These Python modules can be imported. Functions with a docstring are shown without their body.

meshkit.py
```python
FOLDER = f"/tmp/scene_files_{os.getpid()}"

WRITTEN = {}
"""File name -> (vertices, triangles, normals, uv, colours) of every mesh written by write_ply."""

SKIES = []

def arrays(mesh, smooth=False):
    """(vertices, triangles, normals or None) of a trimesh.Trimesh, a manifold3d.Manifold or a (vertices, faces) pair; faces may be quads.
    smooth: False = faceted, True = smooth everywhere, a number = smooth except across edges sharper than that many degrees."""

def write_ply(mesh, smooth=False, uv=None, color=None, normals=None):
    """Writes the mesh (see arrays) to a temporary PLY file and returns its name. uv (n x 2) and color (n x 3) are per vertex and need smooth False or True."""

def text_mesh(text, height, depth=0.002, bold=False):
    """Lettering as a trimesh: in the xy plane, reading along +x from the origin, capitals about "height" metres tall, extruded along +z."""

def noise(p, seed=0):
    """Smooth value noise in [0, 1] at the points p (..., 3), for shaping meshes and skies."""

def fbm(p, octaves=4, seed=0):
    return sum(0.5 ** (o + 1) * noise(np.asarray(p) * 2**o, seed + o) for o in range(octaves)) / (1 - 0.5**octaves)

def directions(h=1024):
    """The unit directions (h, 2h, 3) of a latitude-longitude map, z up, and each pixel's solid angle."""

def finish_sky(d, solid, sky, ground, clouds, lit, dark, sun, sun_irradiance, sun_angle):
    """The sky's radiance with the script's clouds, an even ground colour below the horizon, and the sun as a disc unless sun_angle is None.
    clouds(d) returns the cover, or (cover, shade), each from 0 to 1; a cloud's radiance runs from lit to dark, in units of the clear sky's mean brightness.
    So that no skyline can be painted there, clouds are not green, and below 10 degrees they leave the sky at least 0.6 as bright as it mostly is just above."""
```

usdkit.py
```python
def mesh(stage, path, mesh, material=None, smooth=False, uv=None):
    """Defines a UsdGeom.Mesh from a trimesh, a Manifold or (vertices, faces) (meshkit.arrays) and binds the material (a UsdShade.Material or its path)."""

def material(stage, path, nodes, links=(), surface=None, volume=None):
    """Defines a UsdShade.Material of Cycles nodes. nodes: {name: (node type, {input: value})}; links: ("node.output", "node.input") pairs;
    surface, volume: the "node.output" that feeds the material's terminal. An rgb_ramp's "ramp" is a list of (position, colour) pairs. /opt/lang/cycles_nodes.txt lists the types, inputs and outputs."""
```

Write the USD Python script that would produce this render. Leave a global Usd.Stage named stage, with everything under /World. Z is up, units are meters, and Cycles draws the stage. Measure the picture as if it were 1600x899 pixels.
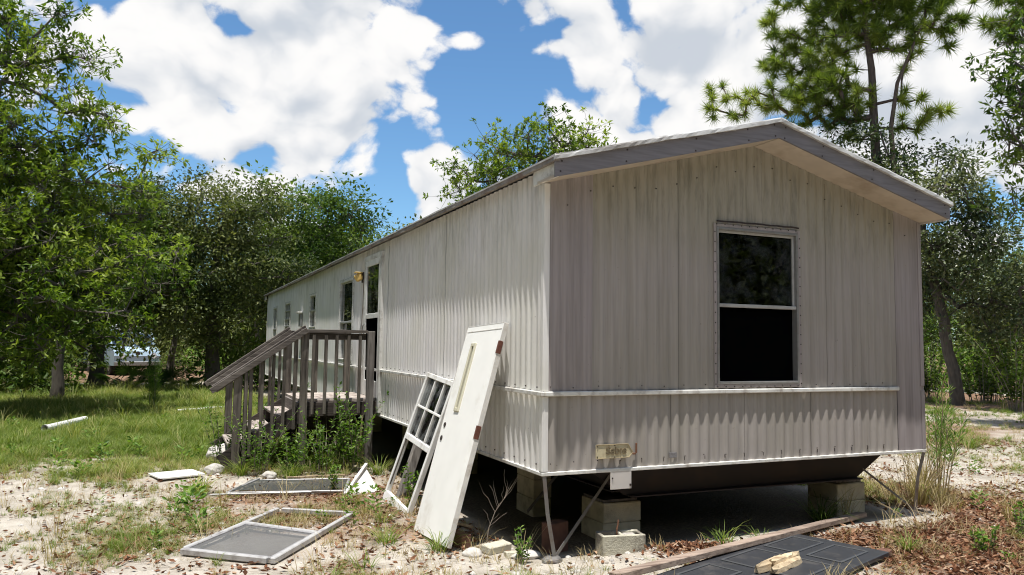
import math
import numpy as np, trimesh
import usdkit, meshkit
from pxr import Usd, UsdGeom, UsdLux, UsdShade, Gf, Sdf, Vt

stage = Usd.Stage.CreateInMemory()
UsdGeom.SetStageUpAxis(stage, 'Z'); UsdGeom.SetStageMetersPerUnit(stage, 1.0)
UsdGeom.Xform.Define(stage, '/World'); UsdGeom.Scope.Define(stage, '/World/Looks')

# ------------------------------------------------------------------ camera
EYE = np.array([-2.64, -5.374, 1.651]); YAW, PITCH, ROLL, FPX = 0.415, 0.074, 0.013, 1202.73
_F = np.array([math.cos(PITCH)*math.sin(YAW), math.cos(PITCH)*math.cos(YAW), math.sin(PITCH)])
_R = np.array([math.cos(YAW), -math.sin(YAW), 0]); _U = np.cross(_R, _F)
RT = _R*math.cos(ROLL)+_U*math.sin(ROLL); UP = -_R*math.sin(ROLL)+_U*math.cos(ROLL)
cam = UsdGeom.Camera.Define(stage, '/World/camera')
cam.AddTransformOp().Set(Gf.Matrix4d(*RT, 0, *UP, 0, *(-_F), 0, *EYE, 1))
cam.CreateHorizontalApertureAttr(36.0); cam.CreateVerticalApertureAttr(36.0*899/1600)
cam.CreateFocalLengthAttr(36.0*FPX/1600); cam.CreateClippingRangeAttr(Gf.Vec2f(0.05, 5000))
cam.CreateExposureAttr(0.45)

# ------------------------------------------------------------------ sun and sky
SUN = np.array([-0.57, -1.0, 6.3]); SUN /= np.linalg.norm(SUN)
sun = UsdLux.DistantLight.Define(stage, '/World/sun')
sun.CreateIntensityAttr(1.25); sun.CreateAngleAttr(0.55); sun.CreateColorAttr(Gf.Vec3f(1.0, 0.97, 0.92))
sun.GetPrim().CreateAttribute('inputs:normalize', Sdf.ValueTypeNames.Bool).Set(True)
zx = np.cross([0, 1, 0], SUN); zx /= np.linalg.norm(zx); zy = np.cross(SUN, zx)
sun.AddTransformOp().Set(Gf.Matrix4d(*zx, 0, *zy, 0, *SUN, 0, 0, 0, 50, 1))
SKY_STRENGTH, CLOUD = 0.098, 7.3

def ray(px, py):
    d = _F+RT*(px-800)/FPX-UP*(py-449.5)/FPX
    return d/np.linalg.norm(d)

def sky_material():
    n, l = {}, []
    n['tc'] = ('texture_coordinate', {})
    n['warp'] = ('noise_texture', {'scale': 5.0, 'detail': 4.0})
    l.append(('tc.generated', 'warp.vector'))
    n['wsub'] = ('vector_math', {'math_type': 'subtract', 'vector2': (.5, .5, .5)}); l.append(('warp.color', 'wsub.vector1'))
    n['wsc'] = ('vector_math', {'math_type': 'scale', 'scale': 0.10}); l.append(('wsub.vector', 'wsc.vector1'))
    n['wadd'] = ('vector_math', {'math_type': 'add'}); l += [('tc.generated', 'wadd.vector1'), ('wsc.vector', 'wadd.vector2')]
    def field(tag_, off):
        """cloud matter: broad noise, cauliflower puffs and fine wisps"""
        n['map'+tag_] = ('mapping', {'scale': (1, 1, 1.35), 'location': tuple(np.array((1.3, 4.2, 0.7))+off)}); l.append(('wadd.vector', f'map{tag_}.vector'))
        n['a'+tag_] = ('noise_texture', {'scale': 3.2, 'detail': 9.0 if tag_ == 'A' else 4.0, 'roughness': .60}); l.append((f'map{tag_}.vector', f'a{tag_}.vector'))
        n['v'+tag_] = ('voronoi_texture', {'scale': 9.0, 'detail': 2.0 if tag_ == 'A' else 1.0, 'roughness': .55, 'feature': 'f1'}); l.append((f'map{tag_}.vector', f'v{tag_}.vector'))
        n['q'+tag_] = ('math', {'math_type': 'multiply_add', 'value2': -.36, 'value3': .175}); l.append((f'v{tag_}.distance', f'q{tag_}.value1'))
        n['z'+tag_] = ('math', {'math_type': 'add'}); l.extend([(f'a{tag_}.fac', f'z{tag_}.value1'), (f'q{tag_}.value', f'z{tag_}.value2')])
        return f'z{tag_}.value'
    z1 = field('A', np.zeros(3)); z2 = field('B', np.array((-.012, -.025, .055)))
    # broad cloud banks and clear gaps, as directions
    prev = None
    for i, (px, py, r, a) in enumerate(BANKS):
        d = ray(px, py); k = 2.0/(r/FPX)**2
        n[f'd{i}'] = ('vector_math', {'math_type': 'dot_product', 'vector2': tuple(d)}); l.append(('tc.generated', f'd{i}.vector1'))
        n[f'm{i}'] = ('math', {'math_type': 'multiply_add', 'value2': k, 'value3': -k}); l.append((f'd{i}.value', f'm{i}.value1'))
        n[f'c{i}'] = ('math', {'math_type': 'minimum', 'value2': 0.0}); l.append((f'm{i}.value', f'c{i}.value1'))
        n[f'e{i}'] = ('math', {'math_type': 'exponent'}); l.append((f'c{i}.value', f'e{i}.value1'))
        n[f's{i}'] = ('math', {'math_type': 'multiply_add', 'value2': a, 'value3': 0.0}); l.append((f'e{i}.value', f's{i}.value1'))
        if prev: l.append((prev, f's{i}.value3'))
        prev = f's{i}.value'
    n['dens'] = ('math', {'math_type': 'add'}); l += [(z1, 'dens.value1'), (prev, 'dens.value2')]
    n['cov'] = ('map_range', {'range_type': 'smoothstep', 'from_min': .32, 'from_max': .40, 'clamp': True}); l.append(('dens.value', 'cov.value'))
    n['dif'] = ('math', {'math_type': 'subtract'}); l += [(z1, 'dif.value1'), (z2, 'dif.value2')]
    n['lit'] = ('map_range', {'range_type': 'smoothstep', 'from_min': -.27, 'from_max': .08, 'clamp': True}); l.append(('dif.value', 'lit.value'))
    n['shade'] = ('mix', {'color1': (CLOUD*.62, CLOUD*.67, CLOUD*.74), 'color2': (CLOUD*1.02, CLOUD*1.01, CLOUD*1.0)}); l.append(('lit.result', 'shade.fac'))
    n['sky'] = ('sky_texture', {'sky_type': 'single_scattering', 'sun_disc': False, 'sun_elevation': math.asin(SUN[2]), 'sun_rotation': math.atan2(SUN[0], SUN[1]),
                                'altitude': 20.0, 'air_density': 1.0, 'aerosol_density': .3, 'ozone_density': 1.6})
    n['tone'] = ('mix', {'mix_type': 'multiply', 'fac': 1.0, 'color2': (.72, 1.0, 1.16)}); l.append(('sky.color', 'tone.color1'))
    n['mix'] = ('mix', {}); l += [('cov.result', 'mix.fac'), ('tone.color', 'mix.color1'), ('shade.color', 'mix.color2')]
    n['bg'] = ('background_shader', {'strength': SKY_STRENGTH}); l.append(('mix.color', 'bg.color'))
    return usdkit.material(stage, '/World/Looks/sky', n, l, surface='bg.background')

BANKS = [(300, 110, 150, .14), (450, 190, 90, .10), (560, 140, 130, .15), (980, 90, 230, .15), (680, 285, 55, .15), (1500, 210, 130, .20), (1230, 90, 170, .13), (1400, 60, 110, .10), (90, 60, 90, .08),
         (722, 135, 62, -.23), (745, 215, 45, -.17), (330, 315, 110, -.24), (530, 310, 75, -.22), (610, 340, 60, -.18), (235, 245, 60, -.20), (365, 40, 34, -.15), (700, 5, 40, -.12), (1240, 15, 45, -.18), (1487, 110, 36, -.20), (372, 175, 26, -.15),
         (170, 5, 34, -.15), (630, 230, 34, -.10), (910, 235, 40, -.20), (420, 235, 26, -.13), (200, 130, 30, -.06), (1010, 160, 26, -.09), (1140, 40, 24, -.07)]
dome = UsdLux.DomeLight.Define(stage, '/World/sky'); dome.CreateIntensityAttr(1.0)
UsdShade.MaterialBindingAPI.Apply(dome.GetPrim()).Bind(sky_material())
dome.GetPrim().SetCustomDataByKey('kind', 'structure')

# ------------------------------------------------------------------ helpers
rng = np.random.default_rng(11)
taken = set()
def numbered(parent, name):
    k, p = 0, f'{parent}/{name}'
    while p in taken:
        k += 1; p = f'{parent}/{name}_{k:03d}'
    taken.add(p); return p
def tag(o, label=None, cat=None, group=None, kind=None):
    p = o.GetPrim() if hasattr(o, 'GetPrim') else o
    for k, v in (('label', label), ('category', cat), ('group', group), ('kind', kind)):
        if v: p.SetCustomDataByKey(k, v)
    return o
def thing(name, label, cat, loc=(0, 0, 0), rz=0, group=None, scale=None):
    x = UsdGeom.Xform.Define(stage, numbered('/World', name))
    x.AddTranslateOp().Set(Gf.Vec3d(*map(float, loc)))
    if rz: x.AddRotateZOp().Set(float(math.degrees(rz)))
    if scale: x.AddScaleOp().Set(Gf.Vec3f(*([scale]*3 if np.ndim(scale) == 0 else scale)))
    return tag(x, label, cat, group)
def obj(name, mesh, mat, parent=None, smooth=False, tint=None, color=None):
    path = numbered(str(parent.GetPath()) if parent is not None else '/World', name)
    m = usdkit.mesh(stage, path, mesh, mat, smooth)
    pv = UsdGeom.PrimvarsAPI(m)
    if tint is not None:
        pv.CreatePrimvar('tint', Sdf.ValueTypeNames.Color3fArray, 'vertex').Set(Vt.Vec3fArray.FromNumpy(np.asarray(tint, np.float32)))
    m.CreateDoubleSidedAttr(True)
    return m
def copy_of(src, name, label, cat, loc, rz=0, scale=1.0, group=None):
    x = thing(name, label, cat, loc, rz, group, scale)
    x.GetPrim().GetReferences().AddInternalReference(src.GetPath()); x.GetPrim().SetInstanceable(True)
    return x
_s = np.array([(a, b, c) for a in (-1, 1) for b in (-1, 1) for c in (-1, 1)], float)
def _cbox_pts(h, c):
    out = []
    for s in _s:
        for k in range(3):
            q = s*(h-c); q[k] = s[k]*h[k]; out.append(q)
    return np.array(out)
_topo = trimesh.convex.convex_hull(_cbox_pts(np.array([1., 1, 1]), .2))
_ref = _cbox_pts(np.array([1., 1, 1]), .2)
_order = [int(np.argmin(((_ref-v)**2).sum(1))) for v in _topo.vertices]
class MB:
    def __init__(s): s.v, s.f, s.n = [], [], 0
    def add(s, v, f):
        s.v.append(np.asarray(v, float)); s.f.append(np.asarray(f, int)+s.n); s.n += len(v); return s
    def box(s, c, size, ch=.004, M=None):
        h = np.asarray(size, float)/2; c = np.asarray(c, float)
        p = _cbox_pts(h, min(ch, h.min()*.45))[_order]
        if M is not None: p = p@np.asarray(M).T
        return s.add(p+c, _topo.faces)
    def beam(s, a, b, w, h, up=(0, 0, 1), ch=.004):
        a, b = np.asarray(a, float), np.asarray(b, float); d = b-a; L = np.linalg.norm(d); d /= L
        side = np.cross(d, up); side /= np.linalg.norm(side); u = np.cross(side, d)
        return s.box((a+b)/2, (L, w, h), ch, np.stack([d, side, u], 1))
    def tube(s, pts, r, n=6, cap=True):
        pts = np.asarray(pts, float); m = len(pts); r = np.broadcast_to(r, m)
        t = np.gradient(pts, axis=0); t /= np.linalg.norm(t, axis=1, keepdims=True)+1e-12
        ref = np.array([0.31, .2, .93]) if abs(t[0, 2]) < .8 else np.array([.93, .31, .1])
        x = np.cross(t, ref); x /= np.linalg.norm(x, axis=1, keepdims=True); y = np.cross(t, x)
        a = np.arange(n)*2*np.pi/n
        v = pts[:, None]+r[:, None, None]*(x[:, None]*np.cos(a)[None, :, None]+y[:, None]*np.sin(a)[None, :, None])
        i = np.arange(m-1)[:, None]*n; j = np.arange(n)[None]; k = (j+1) % n
        f = np.stack([i+j, i+k, i+n+k, i+n+j], -1).reshape(-1, 4); f = np.vstack([f[:, [0, 1, 2]], f[:, [0, 2, 3]]])
        v = v.reshape(-1, 3)
        if cap:
            v = np.vstack([v, pts[:1], pts[-1:]])
            f = np.vstack([f, [[m*n, (q+1) % n, q] for q in range(n)], [[m*n+1, (m-1)*n+q, (m-1)*n+(q+1) % n] for q in range(n)]])
        return s.add(v, f)
    def prism(s, poly, lo, hi, fr):
        """poly in 2D, extruded lo..hi; fr(a, b, c) -> xyz"""
        g = trimesh.creation.extrude_polygon(__import__('shapely').Polygon(poly), hi-lo, engine='earcut')
        v = g.vertices.copy(); v[:, 2] += lo
        return s.add(fr(v), g.faces)
    def mesh(s): return (np.vstack(s.v), np.vstack(s.f))
    def build(s, name, mat, parent=None, smooth=False): return obj(name, s.mesh(), mat, parent, smooth)
def box(name, c, size, mat, parent, ch=.004): return MB().box(c, size, ch).build(name, mat, parent)
def beam(name, a, b, w, h, mat, parent, up=(0, 0, 1), ch=.004): return MB().beam(a, b, w, h, up, ch).build(name, mat, parent)
def pt(px, py, d):
    """the world point seen at a pixel of the photograph, d metres away on the level"""
    r = ray(px, py); return EYE+r*d/np.hypot(r[0], r[1])

# ------------------------------------------------------------------ materials
def mat(name, n, l, surface='p.BSDF'): return usdkit.material(stage, '/World/Looks/'+name, n, l, surface=surface)
def plain(name, col, rough=.6, metallic=0., spec=.5, var=.12, scale=8., bump=0., bscale=60., stretch=(1, 1, 1), dirt=None, dirt_at=(.5, .7)):
    n = {'g': ('geometry', {}), 'mp': ('mapping', {'scale': stretch}), 'n': ('noise_texture', {'scale': scale, 'detail': 5.}),
         'r': ('rgb_ramp', {'ramp': [(.25, [c*(1-var) for c in col]), (.75, [min(1, c*(1+var)) for c in col])]}),
         'p': ('principled_bsdf', {'roughness': rough, 'metallic': metallic, 'specular_ior_level': spec})}
    l = [('g.position', 'mp.vector'), ('mp.vector', 'n.vector'), ('n.fac', 'r.fac')]
    out = 'r.color'
    if dirt is not None:
        n['dn'] = ('noise_texture', {'scale': scale*.45, 'detail': 9., 'roughness': .65}); l.append(('mp.vector', 'dn.vector'))
        n['dr'] = ('map_range', {'from_min': dirt_at[0], 'from_max': dirt_at[1], 'clamp': True}); l.append(('dn.fac', 'dr.value'))
        n['dm'] = ('mix', {'color2': tuple(dirt)}); l += [('dr.result', 'dm.fac'), (out, 'dm.color1')]; out = 'dm.color'
    l.append((out, 'p.base_color'))
    if bump:
        n['bn'] = ('noise_texture', {'scale': bscale, 'detail': 4.}); n['b'] = ('bump', {'strength': bump, 'distance': .01})
        l += [('mp.vector', 'bn.vector'), ('bn.fac', 'b.height'), ('b.normal', 'p.normal')]
    return mat(name, n, l)
def wood(name, col, dark, axis):
    st = [26., 26., 26.]; st[axis] = 1.6
    n = {'g': ('geometry', {}), 'mp': ('mapping', {'scale': tuple(st)}), 'n': ('noise_texture', {'scale': 1.4, 'detail': 8., 'roughness': .65}),
         'n2': ('noise_texture', {'scale': 1.7, 'detail': 4.}), 'r': ('rgb_ramp', {'ramp': [(.3, dark), (.52, col), (.75, [c*1.35 for c in col])]}),
         'r2': ('rgb_ramp', {'ramp': [(.35, (.5, .47, .46)), (.62, (1.12, 1.1, 1.08))]}), 'm': ('mix', {'mix_type': 'multiply', 'fac': .8}),
         'p': ('principled_bsdf', {'roughness': .85, 'specular_ior_level': .25}), 'b': ('bump', {'strength': .5, 'distance': .004})}
    return mat(name, n, [('g.position', 'mp.vector'), ('mp.vector', 'n.vector'), ('g.position', 'n2.vector'), ('n.fac', 'r.fac'), ('n2.fac', 'r2.fac'), ('r.color', 'm.color1'), ('r2.color', 'm.color2'),
                         ('m.color', 'p.base_color'), ('n.fac', 'b.height'), ('b.normal', 'p.normal')])
def siding(name, col, dirt, amount=.5, mildew=.5, olive=.5):
    n = {'g': ('geometry', {}), 'mp': ('mapping', {'scale': (9., 9., .35)}), 'n': ('noise_texture', {'scale': 1.6, 'detail': 7., 'roughness': .62}),
         'mp2': ('mapping', {'scale': (30., 30., .8)}), 'n2': ('noise_texture', {'scale': 1.5, 'detail': 5., 'roughness': .6}),
         'n3': ('noise_texture', {'scale': 1.1, 'detail': 5.}), 'n4': ('noise_texture', {'scale': 35., 'detail': 5., 'roughness': .7}),
         'r': ('map_range', {'from_min': .44, 'from_max': .72, 'clamp': True}), 'a': ('math', {'math_type': 'multiply', 'value2': amount}),
         'r2': ('rgb_ramp', {'ramp': [(.3, (.88, .87, .87)), (.6, (1.02, 1.02, 1.02))]}), 'm': ('mix', {'color1': col, 'color2': dirt}), 'm2': ('mix', {'mix_type': 'multiply', 'fac': .75}),
         'r3': ('rgb_ramp', {'ramp': [(.35, (.94, .92, .86)), (.65, (1.03, 1.0, 1.02))]}), 'm3': ('mix', {'mix_type': 'multiply', 'fac': .8}),
         'r4': ('map_range', {'from_min': .66, 'from_max': .72, 'clamp': True, 'to_max': .6}),
         'sx': ('separate_xyz', {}), 'hz': ('map_range', {'range_type': 'smoothstep', 'from_min': 2.15, 'from_max': 3.0, 'clamp': True}), 'mp5': ('mapping', {'scale': (13., 13., 1.6)}), 'n5': ('noise_texture', {'scale': 1.5, 'detail': 9., 'roughness': .7}),
         'r5': ('map_range', {'from_min': .47, 'from_max': .66, 'clamp': True, 'to_max': mildew}), 'x5': ('math', {'math_type': 'multiply'}), 'm5': ('mix', {'color2': (.105, .10, .075)}),
         'x6': ('math', {'math_type': 'multiply', 'value2': olive}), 'm6': ('mix', {'color2': (.33, .305, .225)}), 'm4': ('mix', {'color2': [c*.5 for c in dirt]}),
         'mb': ('mapping', {'scale': (2.2, 2.2, 1.0)}), 'bn': ('noise_texture', {'scale': 1.6, 'detail': 3.}), 'bb': ('bump', {'strength': .5, 'distance': .012}),
         'p': ('principled_bsdf', {'roughness': .5, 'specular_ior_level': .35})}
    l = [('g.position', 'mp.vector'), ('mp.vector', 'n.vector'), ('g.position', 'mp2.vector'), ('mp2.vector', 'n2.vector'), ('g.position', 'n3.vector'), ('g.position', 'n4.vector'),
         ('n.fac', 'r.value'), ('r.result', 'a.value1'), ('a.value', 'm.fac'), ('n2.fac', 'r2.fac'), ('m.color', 'm2.color1'), ('r2.color', 'm2.color2'),
         ('n3.fac', 'r3.fac'), ('m2.color', 'm3.color1'), ('r3.color', 'm3.color2'), ('n4.fac', 'r4.value'), ('r4.result', 'm4.fac'), ('m3.color', 'm4.color1'),
         ('g.position', 'sx.vector'), ('sx.z', 'hz.value'), ('g.position', 'mp5.vector'), ('mp5.vector', 'n5.vector'), ('n5.fac', 'r5.value'), ('hz.result', 'x5.value1'), ('r5.result', 'x5.value2'), ('hz.result', 'x6.value1'),
         ('x6.value', 'm6.fac'), ('m4.color', 'm6.color1'), ('x5.value', 'm5.fac'), ('m6.color', 'm5.color1'), ('m5.color', 'p.base_color'), ('g.position', 'mb.vector'), ('mb.vector', 'bn.vector'), ('bn.fac', 'bb.height'), ('bb.normal', 'p.normal')]
    return mat(name, n, l)
def leafy(name, ramp, trans=.35, rough=.45, spec=.4, tcol=(1.25, 1.35, .55)):
    n = {'a': ('attribute', {'attribute': 'tint'}), 's': ('separate_color', {}), 'r': ('rgb_ramp', {'ramp': ramp}),
         'p': ('principled_bsdf', {'roughness': rough, 'specular_ior_level': spec}), 'tm': ('mix', {'mix_type': 'multiply', 'fac': 1., 'color2': tcol}),
         't': ('translucent_bsdf', {}), 'x': ('mix_closure', {'fac': trans})}
    return mat(name, n, [('a.color', 's.color'), ('s.r', 'r.fac'), ('r.color', 'p.base_color'), ('r.color', 'tm.color1'), ('tm.color', 't.color'), ('p.BSDF', 'x.closure1'), ('t.BSDF', 'x.closure2')], 'x.closure')
def glass(name, tint, refl=1.0, trans_col=(.6, .62, .6), ior=1.5, dust_sheen=(.25, .25, .23)):  # diffuse film: dust on some panes, a painted reflection on others
    n = {'f': ('fresnel', {'IOR': ior}), 't': ('transparent_bsdf', {'color': trans_col}), 'g': ('glossy_bsdf', {'color': tint, 'roughness': .02}), 'x': ('mix_closure', {}),
         'd': ('diffuse_bsdf', {'color': dust_sheen}), 'ge': ('geometry', {}), 'n': ('noise_texture', {'scale': 5., 'detail': 8., 'roughness': .7}), 'r': ('map_range', {'from_min': .45, 'from_max': .8, 'to_max': refl, 'clamp': True}), 'y': ('mix_closure', {})}
    return mat(name, n, [('f.fac', 'x.fac'), ('t.BSDF', 'x.closure1'), ('g.BSDF', 'x.closure2'), ('ge.position', 'n.vector'), ('n.fac', 'r.value'), ('r.result', 'y.fac'), ('x.closure', 'y.closure1'), ('d.BSDF', 'y.closure2')], 'y.closure')

M = {}
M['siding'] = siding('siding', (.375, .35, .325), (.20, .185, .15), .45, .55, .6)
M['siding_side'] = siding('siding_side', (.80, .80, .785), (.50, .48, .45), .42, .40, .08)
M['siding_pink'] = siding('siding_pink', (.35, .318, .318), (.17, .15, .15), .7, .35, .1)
M['white_trim'] = plain('white_trim', (.66, .65, .61), .5, dirt=(.28, .24, .2), scale=14.)
M['alu'] = plain('alu', (.28, .28, .275), .4, metallic=.4, dirt=(.25, .23, .21), scale=20.)
M['mill'] = plain('mill', (.36, .35, .35), .5, metallic=.3, dirt=(.16, .14, .13), scale=20.)
M['fascia'] = plain('fascia', (.19, .18, .195), .75, var=.2, scale=3., stretch=(1.2, 9., 14.), dirt=(.13, .12, .12), bump=.2)
M['soffit'] = plain('soffit', (.50, .43, .35), .7, var=.1, scale=5., dirt=(.34, .27, .2))
M['roof'] = plain('roof', (.56, .56, .55), .45, var=.12, scale=4., dirt=(.30, .28, .26), dirt_at=(.48, .66))
M['eave'] = plain('eave', (.24, .215, .19), .6, var=.25, scale=7., dirt=(.15, .1, .075), dirt_at=(.48, .6))
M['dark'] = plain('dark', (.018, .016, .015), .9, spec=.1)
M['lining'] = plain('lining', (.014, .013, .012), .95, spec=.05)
M['steel'] = plain('steel', (.028, .019, .018), .7, dirt=(.05, .028, .02), scale=6.)
M['rust'] = plain('rust', (.16, .07, .035), .85, var=.35, scale=20.)
M['galv'] = plain('galv', (.20, .19, .18), .5, metallic=.4, dirt=(.15, .09, .06), scale=9.)
M['block'] = plain('block', (.54, .475, .34), .95, var=.15, scale=9., bump=.5, bscale=90., dirt=(.30, .25, .18))
M['cinder'] = plain('cinder', (.50, .47, .37), .95, var=.18, scale=8., bump=.6, bscale=80., dirt=(.17, .15, .12), dirt_at=(.52, .62))
M['concrete'] = plain('concrete', (.50, .47, .43), .95, var=.2, scale=6., bump=.6, bscale=50., dirt=(.25, .22, .19))
M['brick'] = plain('brick', (.13, .06, .04), .9, var=.3, scale=14.)
M['screw'] = plain('screw', (.035, .025, .022), .7)
M['glass'] = glass('glass', (1, 1, 1), .14)
M['side_glass'] = glass('side_glass', (1, 1, 1), .45, (.5, .5, .5), 2.3, (.20, .215, .15))  # olive film paints in the trees mirrored by these panes
M['dusty'] = glass('dusty_glass', (.7, .72, .7), .30, (.4, .4, .4), 1.45, (.10, .105, .10))
M['clear'] = glass('clear', (1, 1, 1), .60, (.85, .86, .85), 1.6, (.34, .35, .34))  # pale grey film paints in the reflective sheen of the panes
M['plate'] = plain('plate', (.56, .49, .32), .55, dirt=(.33, .26, .15), scale=20.)
M['plate_edge'] = plain('plate_edge', (.36, .29, .17), .55)
M['letter'] = plain('letter', (.17, .13, .075), .6)
M['tag'] = plain('tag', (.58, .54, .50), .5, var=.06)
M['sticker'] = plain('sticker', (.20, .19, .19), .7, var=.3, scale=60.)
M['wx'] = wood('wood_x', (.07, .058, .05), (.02, .016, .014), 0)
M['wy'] = wood('wood_y', (.185, .165, .155), (.06, .048, .045), 1)
M['wz'] = wood('wood_z', (.155, .138, .116), (.035, .028, .023), 2)
M['wpost'] = wood('wood_post', (.20, .185, .17), (.07, .06, .055), 2)
M['wdark'] = wood('wood_rail', (.15, .132, .115), (.035, .028, .024), 0)
M['wtread'] = wood('wood_tread', (.42, .37, .33), (.2, .16, .14), 1)
M['wpale'] = wood('wood_pale', (.52, .42, .28), (.25, .17, .10), 0)
M['wboard'] = wood('wood_board', (.30, .235, .19), (.12, .08, .065), 0)
M['door_white'] = plain('door_white', (.86, .85, .81), .5, var=.04, scale=5., dirt=(.58, .54, .46), dirt_at=(.56, .85))
M['door_edge'] = plain('door_edge', (.62, .60, .56), .6, var=.1, scale=12., dirt=(.35, .3, .25))
M['sash_white'] = plain('sash_white', (.74, .73, .70), .5, var=.06, scale=10., dirt=(.4, .37, .32))
M['lite_trim'] = plain('lite_trim', (.58, .55, .42), .5, var=.1)
M['hinge'] = plain('hinge', (.11, .035, .02), .7, var=.3, scale=40.)
M['sash_grey'] = plain('sash_grey', (.42, .42, .41), .45, dirt=(.3, .29, .27), scale=14.)
M['screen_frame'] = plain('screen_frame', (.44, .43, .42), .5, metallic=.15, dirt=(.22, .2, .19), scale=16.)
M['mesh'] = mat('screen_mesh', {'t': ('transparent_bsdf', {}), 'd': ('principled_bsdf', {'base_color': (.15, .15, .15), 'roughness': .5}), 'x': ('mix_closure', {'fac': .62})}, [('t.BSDF', 'x.closure1'), ('d.BSDF', 'x.closure2')], 'x.closure')
M['dark_mesh'] = mat('dark_mesh', {'t': ('transparent_bsdf', {}), 'd': ('principled_bsdf', {'base_color': (.05, .055, .05), 'roughness': .6}), 'x': ('mix_closure', {'fac': .72})}, [('t.BSDF', 'x.closure1'), ('d.BSDF', 'x.closure2')], 'x.closure')
M['black_door'] = plain('black_door', (.035, .037, .042), .42, var=.15, scale=6., dirt=(.12, .11, .10), dirt_at=(.55, .8))
M['groove'] = plain('groove', (.065, .067, .07), .45, var=.15)  # lighter than the door to paint in the light its edges catch
M['pvc'] = plain('pvc', (.74, .73, .71), .4, var=.05)
M['yellow'] = plain('yellow', (.62, .42, .13), .4, var=.15, scale=25.)
M['paper'] = plain('paper', (.70, .69, .66), .8, var=.06)
M['van_paint'] = plain('van_paint', (.36, .47, .56), .25, var=.04)
M['van_white'] = plain('van_white', (.72, .75, .77), .3, var=.04)
M['van_box'] = plain('van_box', (.10, .15, .24), .5, var=.1)
M['tyre'] = plain('tyre', (.02, .02, .02), .8)
M['lamp'] = plain('lamp_glass', (.75, .76, .78), .1)
M['bark'] = plain('bark', (.10, .085, .07), .95, var=.45, scale=5., stretch=(3, 3, .8), bump=.6, bscale=18.)
M['bark_pine'] = plain('bark_pine', (.12, .085, .07), .95, var=.4, scale=6., stretch=(3, 3, .8), bump=.6, bscale=18.)
M['twig'] = plain('twig', (.23, .19, .155), .9, var=.2)
M['straw'] = plain('straw', (.40, .31, .18), .8, var=.25, scale=15.)
M['moss'] = plain('moss', (.21, .21, .19), .9, var=.2)
M['leaf_bright'] = leafy('leaf_bright', [(0, (.035, .075, .010)), (.5, (.135, .205, .024)), (1, (.30, .36, .06))], .42, .5, .3)
M['leaf_oak'] = leafy('leaf_oak', [(0, (.022, .042, .010)), (.5, (.10, .125, .036)), (1, (.25, .265, .10))], .28, .55, .25)
M['leaf_mid'] = leafy('leaf_mid', [(0, (.025, .055, .010)), (.5, (.085, .145, .022)), (1, (.20, .26, .055))], .36, .55, .25)
M['leaf_shiny'] = leafy('leaf_shiny', [(0, (.018, .038, .012)), (.5, (.085, .115, .042)), (1, (.24, .26, .13))], .25, .40, .5)
M['needle'] = leafy('needle', [(0, (.045, .08, .014)), (.5, (.17, .235, .034)), (1, (.34, .38, .08))], .4, .45)
M['grass_blade'] = leafy('grass_blade', [(0, (.06, .115, .018)), (.5, (.165, .22, .042)), (1, (.40, .37, .15))], .38, .6, .25)
M['dry_blade'] = leafy('dry_blade', [(0, (.20, .15, .075)), (.5, (.36, .285, .15)), (1, (.52, .43, .26))], .25, .7, .2)
M['weed_leaf'] = leafy('weed_leaf', [(0, (.04, .10, .012)), (.5, (.115, .215, .028)), (1, (.24, .35, .07))], .4, .45, .35)
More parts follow.
